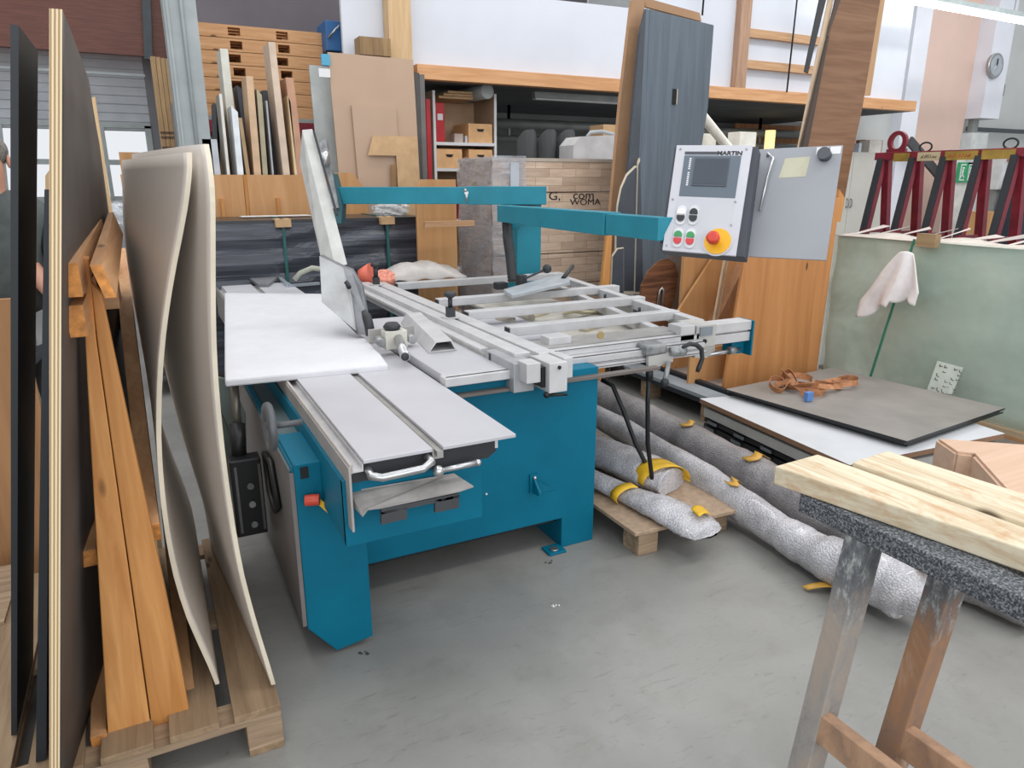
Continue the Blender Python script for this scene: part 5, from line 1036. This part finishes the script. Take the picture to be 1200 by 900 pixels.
# stack of sheets with straps
def slab(c4, z0, z1, name, mats, lab, grp=None, edge=1):
    pts = [V((p_[0], p_[1], z0)) for p_ in c4]; o = MB().prism(pts, (0, 0, z1-z0)).build(name, mats, None)
    if isinstance(mats, list):
        for f in o.data.polygons:
            if abs(f.normal.z) < .5: f.material_index = 1
    tag(o, lab, 'panel', grp); return o
def cz(z, *px): return [P('Z', z, *p_).to_tuple() for p_ in px]
blk = plain('black_sheet_edge', '#17191c', .35); dusty = plain('dusty_taupe_sheet', '#8a8580', .5, 0, .08, 3); whs = plain('white_sheet', '#cbcdd0', .5, 0, .02, 5)
W = cz(.245, (820, 467), (996, 545), (1178, 508), (1010, 452))
low = cz(.245, (826, 468), (996, 543), (1172, 508), (1010, 452))
hx = plain('fibre_edge', '#8a6a52', .7)
def shift(c4, dx, dy): return [(p_[0]+dx, p_[1]+dy) for p_ in c4]
slab(shift(low, -.03, -.03), .0, .03, 'black_sheet', blk, 'bottom black panel of the stack of sheets on the floor')
slab(shift(low, -.01, -.02), .05, .085, 'black_sheet', blk, 'second black panel from the bottom of the stack, with grey slots')
slab(shift(low, -.01, -.02), .10, .125, 'black_sheet', blk, 'black panel under the thick grey-white one in the stack, with grey slots')
slab(shift(low, .01, -.0), .03, .05, 'spacer_sheet', plain('spacer_grey', '#5b5d60', .6), 'grey spacer sheet between the lower black panels')
slab(shift(low, .06, .04), .085, .10, 'spacer_sheet', plain('spacer_grey', '#5b5d60'), 'grey spacer sheet above the slotted black panel')
slab(low, .13, .19, 'thick_sheet', plain('thick_grey_white', '#b4b3ae', .5), 'thick grey-white panel in the stack below the white one')
slab(shift(low, .02, .02), .195, .212, 'fibre_sheet', hx, 'brown fibre panel under the white sheet in the stack')
slab(W, .215, .245, 'white_sheet', [whs, hx], 'wide white sheet with a brown edge in the stack')
# grey hardware slots on the black panels' near side
d_ = (V(low[1])-V(low[0])); ln = d_.length; d_.normalize(); nn = V((d_.y, -d_.x, 0))
if nn.x > 0: nn = -nn
pal = [o for o in bpy.data.objects if o.name.startswith('black_sheet')]
for o, z_, ts in ((pal[2], .112, (.08, .3, .5, .72)), (pal[1], .067, (.06, .28, .5, .72))):
    for t_ in ts:
        b0 = V(low[0])+d_*ln*t_+nn*.012 + V((-.01, -.02, 0)) ; mb = MB(); b0.z = z_
        mb.bar(b0-d_*.045, b0+d_*.045, .006, .018); mb.build('hinge_slot', plain('slot_grey', '#7d8186', .4, .4), o)
for i, (dz, e_) in enumerate(((.25, .0), (.268, .012), (.286, .0))):
    G = cz(dz+.012, *(((852, 459), (1063, 521), (1176, 482), (975, 433)), ((854, 458), (1060, 519), (1172, 481), (975, 433)), ((850, 456), (1063, 517), (1178, 478), (975, 431)))[i])
    slab(G, dz, dz+.012, 'grey_sheet', [dusty, blk], ['lowest of the three dusty grey sheets on the stack', 'middle one of the three dusty grey sheets on the stack', 'top dusty grey sheet of the stack, carrying the strap'][i])
# orange-brown lashing strap: loops of flat webbing
ZS = .30
strap_m = plain('brown_webbing', '#a8744f', .7, 0, .15, 25)
sc = P('Z', ZS, 955, 456)
ls = thing('lashing_strap', 'orange-brown lashing strap tangled on the top grey sheet', 'strap', (sc.x, sc.y, ZS))
def ribbon(path, w_, name, seed=0):
    N = len(path); mb = MB(); mb.smooth = False; k = 0; vs = []
    for i, p_ in enumerate(path):
        p_ = V(p_); t_ = (V(path[min(i+1, N-1)])-V(path[max(i-1, 0)])).normalized(); tw = .9*math.sin(i*.06+seed); side = (V((0, 0, 1)) + t_.cross(V((0, 0, 1)))*tw).normalized(); nrm = t_.cross(side).normalized()*.0015
        lo = p_.copy(); vs += [lo-side*w_/2-nrm, lo+side*w_/2-nrm, lo+side*w_/2+nrm, lo-side*w_/2+nrm]
    fs = []
    for i in range(N-1):
        for j in range(4): fs.append((i*4+j, i*4+(j+1) % 4, i*4+4+(j+1) % 4, i*4+4+j))
    mb._add(vs, fs); return mb.build(name, strap_m, ls)
def loops(cpx, cpy, rx, ry, turns, seed, h=.03):
    c_ = P('Z', ZS, cpx, cpy); r_ = random.Random(seed); path = []; n_ = int(56*turns)
    for i in range(n_):
        a_ = 2*math.pi*i/56; j_ = i*22/56; s_ = 1+.35*math.sin(j_*.31+seed)-.0045*j_; path.append((c_.x+rx*s_*math.cos(a_)+.02*math.sin(j_*.2), c_.y+ry*s_*math.sin(a_), ZS+.018+h*.5*(1+math.sin(j_*.42+seed))))
    return path
ribbon(loops(934, 458, .10, .13, 1.8, 1, .05), .042, 'webbing_loop', 0)
ribbon(loops(926, 454, .06, .08, 1.5, 4, .09), .042, 'webbing_loop', 1)
ribbon(loops(963, 457, .13, .06, 1.6, 2, .03), .036, 'webbing_loop', 2)
ribbon(loops(988, 455, .11, .07, 1.3, 7, .03), .036, 'webbing_loop', 3)
ribbon(loops(950, 463, .12, .05, 1.3, 9, .02), .036, 'webbing_loop', 4)
ribbon(loops(915, 459, .07, .07, 1.2, 12, .05), .042, 'webbing_loop', 5)
a = P('Z', ZS+.03, 946, 464); B(a.x-.03, a.x+.02, a.y-.03, a.y+.0, ZS+.004, ZS+.06).build('blue_tag', plain('blue_tag', '#5b86c4', .6), ls)
# bubble wrap
def bubble(name, col, rough=.25, sc=75, metal=0):
    m, nt, b = _base(name, rough, metal, .4); mp = _coord(nt); v = nt.nodes.new('ShaderNodeTexVoronoi'); v.inputs['Scale'].default_value = sc; nt.links.new(mp.outputs[0], v.inputs['Vector'])
    n = _noise(nt, mp, 7, 3); r = _ramp(nt, [(.3, _sh(col, .85)), (.7, _sh(col, 1.12))]); nt.links.new(n.outputs[0], r.inputs[0])
    r2 = _ramp(nt, [(.1, '#ffffff'), (.5, '#8c8c90')]); nt.links.new(v.outputs['Distance'], r2.inputs[0])
    mx = nt.nodes.new('ShaderNodeMix'); mx.data_type = 'RGBA'; mx.blend_type = 'MULTIPLY'; mx.inputs[0].default_value = .45; nt.links.new(r.outputs[0], mx.inputs[6]); nt.links.new(r2.outputs[0], mx.inputs[7]); nt.links.new(mx.outputs[2], b.inputs['Base Color'])
    _bump(nt, b, v.outputs['Distance'], 1.0, .004); b.inputs['Sheen Weight'].default_value = 0; return m
bub_d = bubble('bubble_dark', '#a8a4a4', .4, 120); bub_l = bubble('bubble_light', '#dcdade', .22, 115)
tape = plain('ochre_tape', '#c99a3f', .45, 0, .08, 20)
def roll(pts, rs, mat, lab, name='bubble_wrap_roll'):
    N = 60; path = []; rr = []
    for i in range(N+1):
        t_ = i/N*(len(pts)-1); k = min(len(pts)-2, int(t_)); f = t_-k; path.append(V(pts[k]).lerp(V(pts[k+1]), f)); rr.append((rs[k]*(1-f)+rs[k+1]*f)*(1+.035*math.sin(i*.9)+.02*math.sin(i*2.3)))
    mb = MB(); mb.tube(path, rr, 24); return tag(mb.build(name, mat), lab, 'roll'), path, rr
def tapebit(par, path, rr, i, a0, a1, w_, mat=tape):
    """a band of tape laid on the roll's surface"""
    mb = MB(); mb.smooth = True; p0 = path[i]; t_ = (path[i+1]-path[i]).normalized(); s_ = t_.cross(V((0, 0, 1))).normalized(); u_ = s_.cross(t_).normalized()
    mb.sheet(lambda u, v: p0+t_*(w_*(v-.5)+.03*math.sin(6*u))+(s_*math.cos(a0+(a1-a0)*u)+u_*math.sin(a0+(a1-a0)*u))*(rr[i]*1.06+.004), 12, 2, (0, 0, .002)); mb.build('tape', mat, par)
r1, p1_, q1_ = roll([(2.88, 5.0, .115), (2.86, 4.0, .11), (2.80, 3.0, .115), (2.76, 2.2, .11), (2.80, 1.55, .10), (2.82, 1.2, .09)], [.10, .11, .115, .11, .095, .07], bub_d, 'long dark grey bubble wrap roll next to the stack of sheets')
for i, a0, a1, w_ in ((22, 1.1, 2.2, .05), (30, 1.0, 2.4, .06), (38, .8, 2.4, .06), (46, 1.4, 2.4, .06)): tapebit(r1, p1_, q1_, i, a0, a1, w_)
r2_, p2_, q2_ = roll([(2.52, 4.6, .17), (2.50, 3.4, .16), (2.47, 2.6, .135), (2.44, 2.1, .10), (2.42, 1.85, .105), (2.42, 1.65, .13), (2.44, 1.46, .14), (2.45, 1.38, .12)], [.06, .075, .085, .08, .09, .11, .115, .05], bub_l, 'long silvery bubble wrap roll lying over the floor towards the trestle')
tapebit(r2_, p2_, q2_, 52, 1.4, 2.6, .06); tapebit(r2_, p2_, q2_, 20, 1.2, 2.2, .05)
a = P('Z', .02, 965, 692); mb = MB(); mb.smooth = True; a1_, a2_ = P('Z', .03, 985, 688), P('Z', .008, 943, 691); mb.sheet(lambda u, v: a1_.lerp(a2_, u)+V((0, .05*(v-.5)*(1-.4*u), .012*math.sin(3*u)+.004)), 8, 3, (0, 0, .003)); mb.build('loose_tape_end', tape, r2_)
# particle board on blocks with the wrapped parcels
bdp = thing('board_on_blocks', 'particle board on wooden blocks carrying the bubble wrapped parcels', 'pallet', (2.0, 2.8, 0))
C4 = cz(.13, (740, 640), (871, 603), (760, 520), (620, 545)); C4 = [(1.80, 2.33), (2.40, 2.30), (2.40, 3.9), (1.80, 3.9)]
MB().prism([(x, y, .112) for x, y in C4], (0, 0, .018)).build('board', plain('particle_board', '#a89079', .7, 0, .08, 30), bdp, .002)
for x, y in ((1.83, 2.34), (2.27, 2.36), (1.83, 3.2), (2.27, 3.2)): B(x, x+.11, y, y+.12, 0, .112).build('block', palletX, bdp, .003)
def parcel(pts, rs, flat, lab, seed):
    rnd = random.Random(seed); N = 40; mb = MB(); n = 22; k = 0
    for i in range(N+1):
        t_ = i/N*(len(pts)-1); j = min(len(pts)-2, int(t_)); f = t_-j; c_ = V(pts[j]).lerp(V(pts[j+1]), f); r_ = rs[j]*(1-f)+rs[j+1]*f; dv = (V(pts[j+1])-V(pts[j])).normalized(); s_ = dv.cross(V((0, 0, 1))).normalized()
        for q in range(n):
            g = 2*math.pi*q/n; mb.v.append(c_+s_*r_*math.cos(g)*(1+rnd.uniform(-.05, .05))+V((0, 0, 1))*max(r_*flat*math.sin(g)*(1+rnd.uniform(-.06, .06)), .135-c_.z))
    for i in range(N):
        for q in range(n): mb.f.append([i*n+q, i*n+(q+1) % n, (i+1)*n+(q+1) % n, (i+1)*n+q]); mb.m.append(0); mb.sm.append(True)
    mb.f.append(list(range(n))[::-1]); mb.f.append([N*n+q for q in range(n)]); mb.m += [0, 0]; mb.sm += [False]*2
    return tag(mb.build('bubble_wrapped_parcel', bub_l), lab, 'parcel')
bub_p = bubble('bubble_clear', '#aeb2b8', .2, 70)
pa1 = parcel([(2.02, 3.8, .21), (2.08, 3.2, .21), (2.18, 2.75, .2), (2.22, 2.6, .19)], [.10, .12, .13, .11], .6, 'bubble wrapped parcel on the particle board, closed with a wide yellow band', 2)
pa2 = parcel([(1.84, 3.5, .175), (1.90, 2.95, .17), (1.98, 2.6, .16), (2.02, 2.42, .165), (2.06, 2.25, .15), (2.08, 2.17, .13), (2.085, 2.14, .09)], [.06, .065, .075, .10, .115, .10, .02], .5, 'bubble wrapped parcel hanging over the front edge of the particle board', 3)
mb = MB(); mb.smooth = True
mb.sheet(lambda u, v: V((2.19, 2.66, .2)) + V((math.cos(math.pi*(1.15*u-.08))*.124, -.02*0+.06*(v-.5)*2-.03*math.cos(3*u), math.sin(math.pi*(1.15*u-.08))*.077)), 20, 3, (0, 0, .003)); mb.build('yellow_band', yellow, pa1)
mb = MB(); mb.smooth = True; mb.sheet(lambda u, v: V((1.965, 2.62, .165)) + V((math.cos(math.pi*(.35+.8*u))*.085, .03*(v-.5)*2, math.sin(math.pi*(.35+.8*u))*.047)), 12, 2, (0, 0, .003)); mb.build('yellow_band', yellow, pa2)
mb = MB(); mb.smooth = True; c_ = V((2.09, 2.27, .15)); mb.sheet(lambda u, v: V((2.03+.11*u+.02*v, 2.22+.08*v-.04*(1-u), .165+.062*math.sin(math.pi*(.5+.45*(u-.2))))), 8, 6, (0, 0, .003)); mb.build('yellow_tape_patch', yellow, pa2)
pa3 = tag(parcel([(2.05, 4.4, .2), (1.98, 3.9, .25), (2.0, 3.3, .27)], [.08, .1, .05], .5, '', 8), 'bubble wrapped end bundle behind the saw body at the back of the particle board', 'parcel')
# coiled cable and brush under the outrigger
q = P('Z', .25, 712, 448); tag(MB().tube([(q.x+.16*math.cos(.6*i), q.y+.02*i, .28+.13*math.sin(.6*i)) for i in range(24)], .014, 8).build('coiled_cable', blackm), 'coiled black cable hanging under the right end of the saw', 'cable').location.z -= .0
# ================================================================== RIGHT: GLASS ON A RED FRAME
gp2 = thing('glass_pack', 'large pack of greenish glass panes with foam sheets leaning on the red rack', 'glass', (5.0, 3.0, 0))
y0_, y1_ = 1.3, 4.06
foam = plain('foam_sheet', '#e8e8df', .35, 0, .09, 2.6, .5, .3, (.5, .8, 2))
def foamf(u, v): y = y0_+(y1_-y0_)*u; z_ = .06+1.16*v; return (5.03+.012*math.sin(5*u*3+4*v)+.008*math.sin(17*v+6*u), y, z_)
mb = MB(); mb.smooth = True; mb.sheet(foamf, 40, 20, (.1, 0, 0)); mb.build('foam_wrap', foam, gp2)
gl = glassy('green_glass', '#b9cdbd', .04, .25, .8, 0, 1.2)
mb = MB(); mb.box(4.99, 5.0, y0_, y1_, .06, 1.225); mb.build('glass_pane', gl, gp2)
mb = MB(); mb.smooth = True; mb.sheet(lambda u, v: (4.985+.2*v, y0_+(y1_-y0_)*u, 1.226+.014*math.sin(31*u)*v+.02*v), 60, 4, (0, 0, .003)); mb.build('foam_fold', plain('foam_fold_m', '#d9cfc4', .5, 0, .05, 12), gp2)
B(4.95, 5.2, y0_, y1_+.02, 0, .06).build('sill', pineY, gp2)
# front pane leaning, left edge catches dark green
gl2 = glassy('green_glass_front', '#b4d0c2', .02, .16, 1.0, 0, .8)
ea, eb = P('X', 4.84, 1021, 440), P('X', 4.93, 1066, 300)
kx = (eb-ea)/(eb.z-ea.z); e0_ = ea+kx*(.065-ea.z); e1_ = ea+kx*(1.245-ea.z)
fp = MB().prism([e0_, V((e0_.x, 1.3, e0_.z)), V((e1_.x, 1.3, e1_.z)), e1_], (.01, 0, 0)).build('glass_sheet', gl2); tag(fp, 'clear front glass sheet leaning with a dark green left edge', 'glass')
MB().prism([e0_+V((-.002, .0, 0)), e0_+V((.012, .0, 0)), e1_+V((.012, 0, 0)), e1_+V((-.002, .0, 0))], (0, .014, 0)).build('green_edge', plain('glass_edge_green', '#2f7f66', .15), fp)
q = P('X', 4.9, 1084, 286); tag(B(4.9, 4.96, q.y-.07, q.y+.07, 1.20, 1.29).build('wood_spacer', wood('spacer_w', '#a48b68', '#8d7453', 'Y', .7, 30)), 'small wooden spacer block on top edge of the glass', 'block')
# white cloth
mb = MB(); mb.smooth = True
ct = [P('X', 4.80, *q) for q in ((1056, 293), (1074, 296))]; cl_ = P('X', 4.80, 1028, 345); cr_ = P('X', 4.80, 1077, 350)
def clothf(u, v):
    hw = .06+.20*min(1, v*1.35)-.03*math.sin(9*u)*v; yc = P('X', 4.8, 1062, 300).y+.05*v
    z_ = 1.15-(.33-.10*abs(u-.5)*0)*v - (.17*(1-u)**2*v if u < .5 else .0)*(1 if v > .5 else v*2) - .04*math.sin(14*u)*v*v*.5
    return (4.79-.035*math.sin(13*u+2*v)*v-.02*math.sin(5*u), yc+(.5-u)*2*hw*(.7 if u > .5 else 1.0), z_+.02*math.sin(math.pi*u)*(1-v))
mb.sheet(clothf, 40, 24, (.012, 0, 0)); tag(mb.build('white_cloth', plain('cloth_white', '#e4dedd', .9, 0, .03, 20)), 'white cloth hanging over the edge of the front glass sheet', 'cloth')
# paper note
A = [P('X', 4.80, 1086, 458), P('X', 4.80, 1093, 424), P('X', 4.80, 1123, 432), P('X', 4.80, 1115, 462)]; A[1].x = A[2].x = 4.85
nt_ = MB().prism(A, (.008, 0, 0)).build('paper_note', plain('note_pale', '#c5cdc3', .7)); tag(nt_, 'pale paper note with handwriting leaning at the foot of the glass', 'note')
ux_ = (A[2]-A[1]).normalized(); uy_ = (A[1]-A[0]).normalized(); mb = MB(); rnd = random.Random(5)
for r_ in range(6):
    for c_ in range(5):
        if rnd.random() < .3: continue
        b0 = A[1]+ux_*(.03+.035*c_)-uy_*(.03+.032*r_)+V((-.004, 0, 0)); mb.bar(b0, b0+ux_*.02+uy_*rnd.uniform(-.012, .012), .002, .004); mb.bar(b0, b0+uy_*rnd.uniform(.008, .018), .002, .004)
mb.build('handwriting', ink, nt_)
# red A-frame rack
rk = thing('glass_rack', 'dark red steel A-frame rack with black rubber bars and a yellow marked top beam', 'rack', (5.6, 3.5, 0))
XR = 5.6; topz = 1.875
ys = [P('X', XR, px, 178).y for px in (1036, 1073, 1110, 1151, 1193)]
step = ys[0]-ys[1]; ys += [ys[-1]-.27]
yL = ys[0]+.06
B(XR-.03, XR+.03, ys[-1]-.1, yL, topz-.06, topz).build('top_beam', darkred, rk, .003)
yp = plain('worn_yellow', '#957a35', .5, 0, .12, 10)
for (pa_, pb_) in ((1048, 1066), (1076, 1102), (1108, 1146), (1151, 1190)):
    ya, yb = P('X', XR-.035, pa_, 180).y, P('X', XR-.035, pb_, 180).y; o = B(XR-.04, XR-.032, yb, ya, topz-.075, topz-.01).build('yellow_panel', yp if pa_ != 1076 else plain('pale_plate', '#b8a98a', .5), rk)
    if pa_ in (1076, 1108):
        fmx = frame(V((XR-.041, (ya+yb)/2, topz-.045)), (0, -1, 0), (0, 0, 1)); 
        mb = MB(); rnd = random.Random(pa_)
        for k in range(9): b0 = V((XR-.0415, ya-.03-.02*k*(ya-yb)/.24, topz-.055)); mb.bar(b0, b0+V((0, -.008+rnd.uniform(-.008, .008), rnd.uniform(.012, .028))), .002, .006, (1, 0, 0))
        mb.build('marking', ink if pa_ == 1076 else red, o)
for y_ in ys:
    k = rk
    mb = MB(); mb.bar((XR-.34, y_+.0, .08), (XR-.03, y_, topz-.05), .045, .03, (1, 0, 0)); mb.build('rubber_bar', plain('rubber_black', '#2b2e33', .8), rk)
    mb = MB(); mb.bar((XR-.30, y_-.0, .08), (XR-.0, y_, topz-.06), .05, .05, (1, 0, 0)); mb.build('front_strut', darkred, rk)
    mb = MB(); mb.bar((XR+.30, y_-.02, .08), (XR+.03, y_-.02, topz-.06), .06, .05, (1, 0, 0)); mb.build('rear_strut', darkred, rk)
    mb = MB(); mb.bar((XR-.15, y_-.01, 1.24), (XR+.12, y_-.02, 1.24), .03, .03); mb.build('tie', darkred, rk)
B(XR-.4, XR+.36, ys[-1]-.1, yL, 0, .08).build('base', darkred, rk)
# lifting eye and loops
q = P('X', XR, 1052, 168); mb = MB(); R0, R1 = .05, .09; n_ = 28
vs = []; 
outer = [(q.y+.085*math.cos(2*math.pi*i/n_)*(1.0), 1.955+.085*math.sin(2*math.pi*i/n_)) for i in range(n_)]; inner = [(q.y+.05*math.cos(2*math.pi*i/n_), 1.955+.055*math.sin(2*math.pi*i/n_)) for i in range(n_)]
for X in (XR-.015, XR+.015): vs += [V((X, y, z_ if z_ > 1.955 else z_)) for y, z_ in outer] + [V((X, y, z_)) for y, z_ in inner]
fs = []
for i in range(n_):
    j = (i+1) % n_; fs += [(i, j, n_+j, n_+i), (2*n_+i, 3*n_+i, 3*n_+j, 2*n_+j), (i, 2*n_+i, 2*n_+j, j), (n_+i, n_+j, 3*n_+j, 3*n_+i)]
mb._add(vs, fs); mb.box(XR-.014, XR+.014, q.y-.085, q.y+.085, 1.85, 1.90); mb.build('lifting_eye', darkred, rk)
for px in (1085, 1184):
    q = P('X', XR, px, 172); MB().tube([(XR, q.y+.05*math.cos(6.283*i/20), topz+.03+.035*math.sin(6.283*i/20)) for i in range(20)], .007, 8, closed=True).build('steel_loop', blackm, rk)
# crumpled film strips along the rack foot
fsm = plain('film_strips', '#cfc4bd', .5, 0, .06, 8)
fl = MB(); rnd = random.Random(11); 
for i in range(16):
    y = 4.0-.17*i; fl.prism([(5.12, y, 1.235), (5.14, y-.02, 1.235), (5.34, y-.16+rnd.uniform(-.05, .05), 1.27+rnd.uniform(0, .05)), (5.33, y-.13+rnd.uniform(-.05, .03), 1.28+rnd.uniform(0, .05))], (0, 0, .004))
fl.build('foam_strips', fsm, gp2)
# open-topped pale veneer box lower right
vb = thing('veneer_tray', 'shallow pale veneer box with an L-shaped top leaning behind the trestle planks', 'box', (3.6, 1.6, 0))
ven = wood('pale_veneer', '#d3b49c', '#c7a58b', 'X', .6, 20, False)
zt2 = .46
T = [P('Z', zt2, *q) for q in ((1100, 517), (1122, 532), (1142, 534), (1168, 563), (1200, 598), (1260, 600), (1260, 528))]
MB().prism(T, (0, 0, .012)).build('top_board', ven, vb)
Bt = P('Z', zt2, 1168, 563)
def dropw(p, q, h, name, mm=ven): return MB().prism([p, q, q-V((0, 0, h)), p-V((0, 0, h))], (.0, .0, 0) if False else ((q-p).cross(V((0, 0, 1))).normalized()*.012)).build(name, mm, vb)
dropw(T[0], T[1], .16, 'side_board'); dropw(T[1], T[2], .13, 'inner_board'); dropw(T[2], T[4], .13, 'inner_board'); 
T0 = [P('Z', zt2-.14, *q) for q in ((1095, 570), (1122, 545), (1150, 548), (1200, 600), (1180, 640), (1110, 600))]
MB().prism([V((3.0+.0, T[0].y-.6, zt2-.17)), V((T[0].x, T[0].y, zt2-.17)), V((T[2].x+.3, T[2].y, zt2-.17)), V((T[4].x+.3, T[4].y-.4, zt2-.17))], (0, 0, .012)).build('bottom_board', ven, vb)
B(3.3, 3.6, .9, 1.7, 0, .28).build('support', hx, vb)
# ================================================================== TRESTLES AND TIMBERS
def speckle():
    m, nt, b = _base('speckled_plaster_paint', .7, 0); mp = _coord(nt); v = nt.nodes.new('ShaderNodeTexNoise'); v.inputs['Scale'].default_value = 210; v.inputs['Detail'].default_value = 2; nt.links.new(mp.outputs[0], v.inputs['Vector'])
    r = _ramp(nt, [(.36, '#33363a'), (.5, '#55595e'), (.66, '#8a8d92')]); nt.links.new(v.outputs[0], r.inputs[0]); n = _noise(nt, mp, 9, 5, .65); r2 = _ramp(nt, [(.64, (0, 0, 0, 1)), (.68, (1, 1, 1, 1))]); nt.links.new(n.outputs[0], r2.inputs[0])
    mx = nt.nodes.new('ShaderNodeMix'); mx.data_type = 'RGBA'; mx.inputs[7].default_value = hexc('#c5c3bd'); nt.links.new(r2.outputs[0], mx.inputs[0]); nt.links.new(r.outputs[0], mx.inputs[6]); nt.links.new(mx.outputs[2], b.inputs['Base Color']); _bump(nt, b, v.outputs[0], .8, .006); return m
spk = speckle()
def legmat(name, cols, sc=10):
    m, nt, b = _base(name, .8, 0); mp = _coord(nt, (1, 1, .45)); n = _noise(nt, mp, sc, 8, .7, .6); r = _ramp(nt, cols); nt.links.new(n.outputs[0], r.inputs[0])
    tc = nt.nodes.new('ShaderNodeTexCoord'); sp_ = nt.nodes.new('ShaderNodeSeparateXYZ'); nt.links.new(tc.outputs['Object'], sp_.inputs[0])
    n3 = _noise(nt, mp, 30, 8, .75); ad = nt.nodes.new('ShaderNodeMath'); ad.operation = 'MULTIPLY_ADD'; ad.inputs[1].default_value = .45; nt.links.new(n3.outputs[0], ad.inputs[0]); nt.links.new(sp_.outputs[2], ad.inputs[2])
    rz = _ramp(nt, [(.78, (0, 0, 0, 1)), (.9, (1, 1, 1, 1))]); nt.links.new(ad.outputs[0], rz.inputs[0])
    r4 = _ramp(nt, [(.35, '#3f4246'), (.52, '#6b6e72'), (.62, '#aaaba8')]); nt.links.new(n3.outputs[0], r4.inputs[0])
    mx = nt.nodes.new('ShaderNodeMix'); mx.data_type = 'RGBA'; nt.links.new(rz.outputs[0], mx.inputs[0]); nt.links.new(r.outputs[0], mx.inputs[6]); nt.links.new(r4.outputs[0], mx.inputs[7]); nt.links.new(mx.outputs[2], b.inputs['Base Color']); return m
lmA = legmat('leg_grey_stained', [(.25, '#7d7975'), (.45, '#9b9691'), (.6, '#ab9c8e'), (.75, '#8b9dad')])
lmB = legmat('leg_rusty_stained', [(.25, '#75665c'), (.42, '#8f7360'), (.56, '#a37a5a'), (.72, '#b5a293')])
stm = legmat('stretcher_stained', [(.3, '#8f7460'), (.5, '#b08c70'), (.7, '#c09c7e')], 14)
def trestle(x, ynear_leg, ystart, zrail, lm, lab, lab_leg):
    t = thing('trestle', lab, 'trestle', (x, ynear_leg-.5, 0))
    B(x-.04, x+.045, ynear_leg-1.3, ystart, zrail-.052, zrail).build('rail', spk, t, .004)
    for yy in (ynear_leg, ynear_leg-1.1):
        for s_ in ((1,) if False else (0, 1)):
            dx = .02 if s_ == 0 else .34
            if s_ == 1: continue
            q0 = V((x, yy, zrail-.052)); q1 = V((x-.03, yy+.06, .0)); mb = MB(); mb.bar(q1, q0, .075, .06, (0, 1, 0)); mb.build('leg', lm, t, .003)
    B(x-.055, x-.02, ynear_leg-1.1, ynear_leg+.03, .19, .28).build('stretcher', stm, t, .003); return t
trA = trestle(1.505, 1.03, 1.205, .855, lmA, 'grey speckled trestle with a grey-blue stained leg carrying the pale planks', '')
trB = trestle(1.66, .90, 1.12, .79, lmB, 'speckled trestle with an orange-brown stained leg, standing behind the grey one', '')
planks = wood('pale_fresh_timber', '#d6cbb2', '#b9a17f', 'Y', .8, 34, True, (.3, .55))
def rough_timber():
    m = planks; nt = m.node_tree; b = nt.nodes['Principled BSDF']; src = b.inputs['Base Color'].links[0].from_socket
    mp = _coord(nt, (1, .5, 1)); n = _noise(nt, mp, 13, 8, .7, .5); rr = _ramp(nt, [(.52, (0, 0, 0, 1)), (.66, (1, 1, 1, 1))]); nt.links.new(n.outputs[0], rr.inputs[0])
    mx = nt.nodes.new('ShaderNodeMix'); mx.data_type = 'RGBA'; mx.inputs[7].default_value = hexc('#b98a5c'); ml = nt.nodes.new('ShaderNodeMath'); ml.operation = 'MULTIPLY'; ml.inputs[1].default_value = .6
    nt.links.new(rr.outputs[0], ml.inputs[0]); nt.links.new(ml.outputs[0], mx.inputs[0]); nt.links.new(src, mx.inputs[6]); nt.links.new(mx.outputs[2], b.inputs['Base Color'])
rough_timber()
A = [P('Z', .925, *q) for q in ((908, 545), (958, 532), (1200, 616), (1200, 655))]
def timber(c4, z0, z1, L, lab):
    a, b_, far, near = c4
    dirb = (far-b_).normalized(); p_ = [a, b_, b_+dirb*L, a+(near-a).normalized()*L]
    o = MB().prism([V((q.x, q.y, z0)) for q in p_], (0, 0, z1-z0)).build('pale_timber', planks, None, .004); return tag(o, lab, 'timber')
timber([P('Z', .91, 908, 546), P('Z', .91, 958, 532), P('Z', .91, 1200, 617), P('Z', .91, 1200, 643)], .857, .91, 1.3, 'pale fresh timber plank on the trestle, nearer to the camera')
timber([P('Z', .92, 999, 541), P('Z', .92, 1040, 528), P('Z', .92, 1200, 578), P('Z', .92, 1200, 612)], .872, .92, 1.3, 'pale fresh timber plank on the trestles, the farther one by the white panel')

# little bits lying on the floor
for px, py, c, lab, sd in ((427, 766, '#2a2a28', 'small dark crumb lump on the floor in front of the saw pedestal', 1), (644, 660, '#4a4a48', 'small dark smear of dust on the floor by the anchor foot', 2), (652, 711, '#d9d8d2', 'tiny white shaving on the floor in front of the pallet blocks', 3)):
    rn = random.Random(sd); q = P('Z', 0, px, py); mb = MB()
    for k in range(7): mb.ball((q.x+rn.uniform(-.018, .018), q.y+rn.uniform(-.012, .012), .003), rn.uniform(.002, .005), 6)
    tag(mb.build('floor_crumbs', plain('crumb_%d' % sd, c, .8)), lab, 'debris', None, 'stuff')
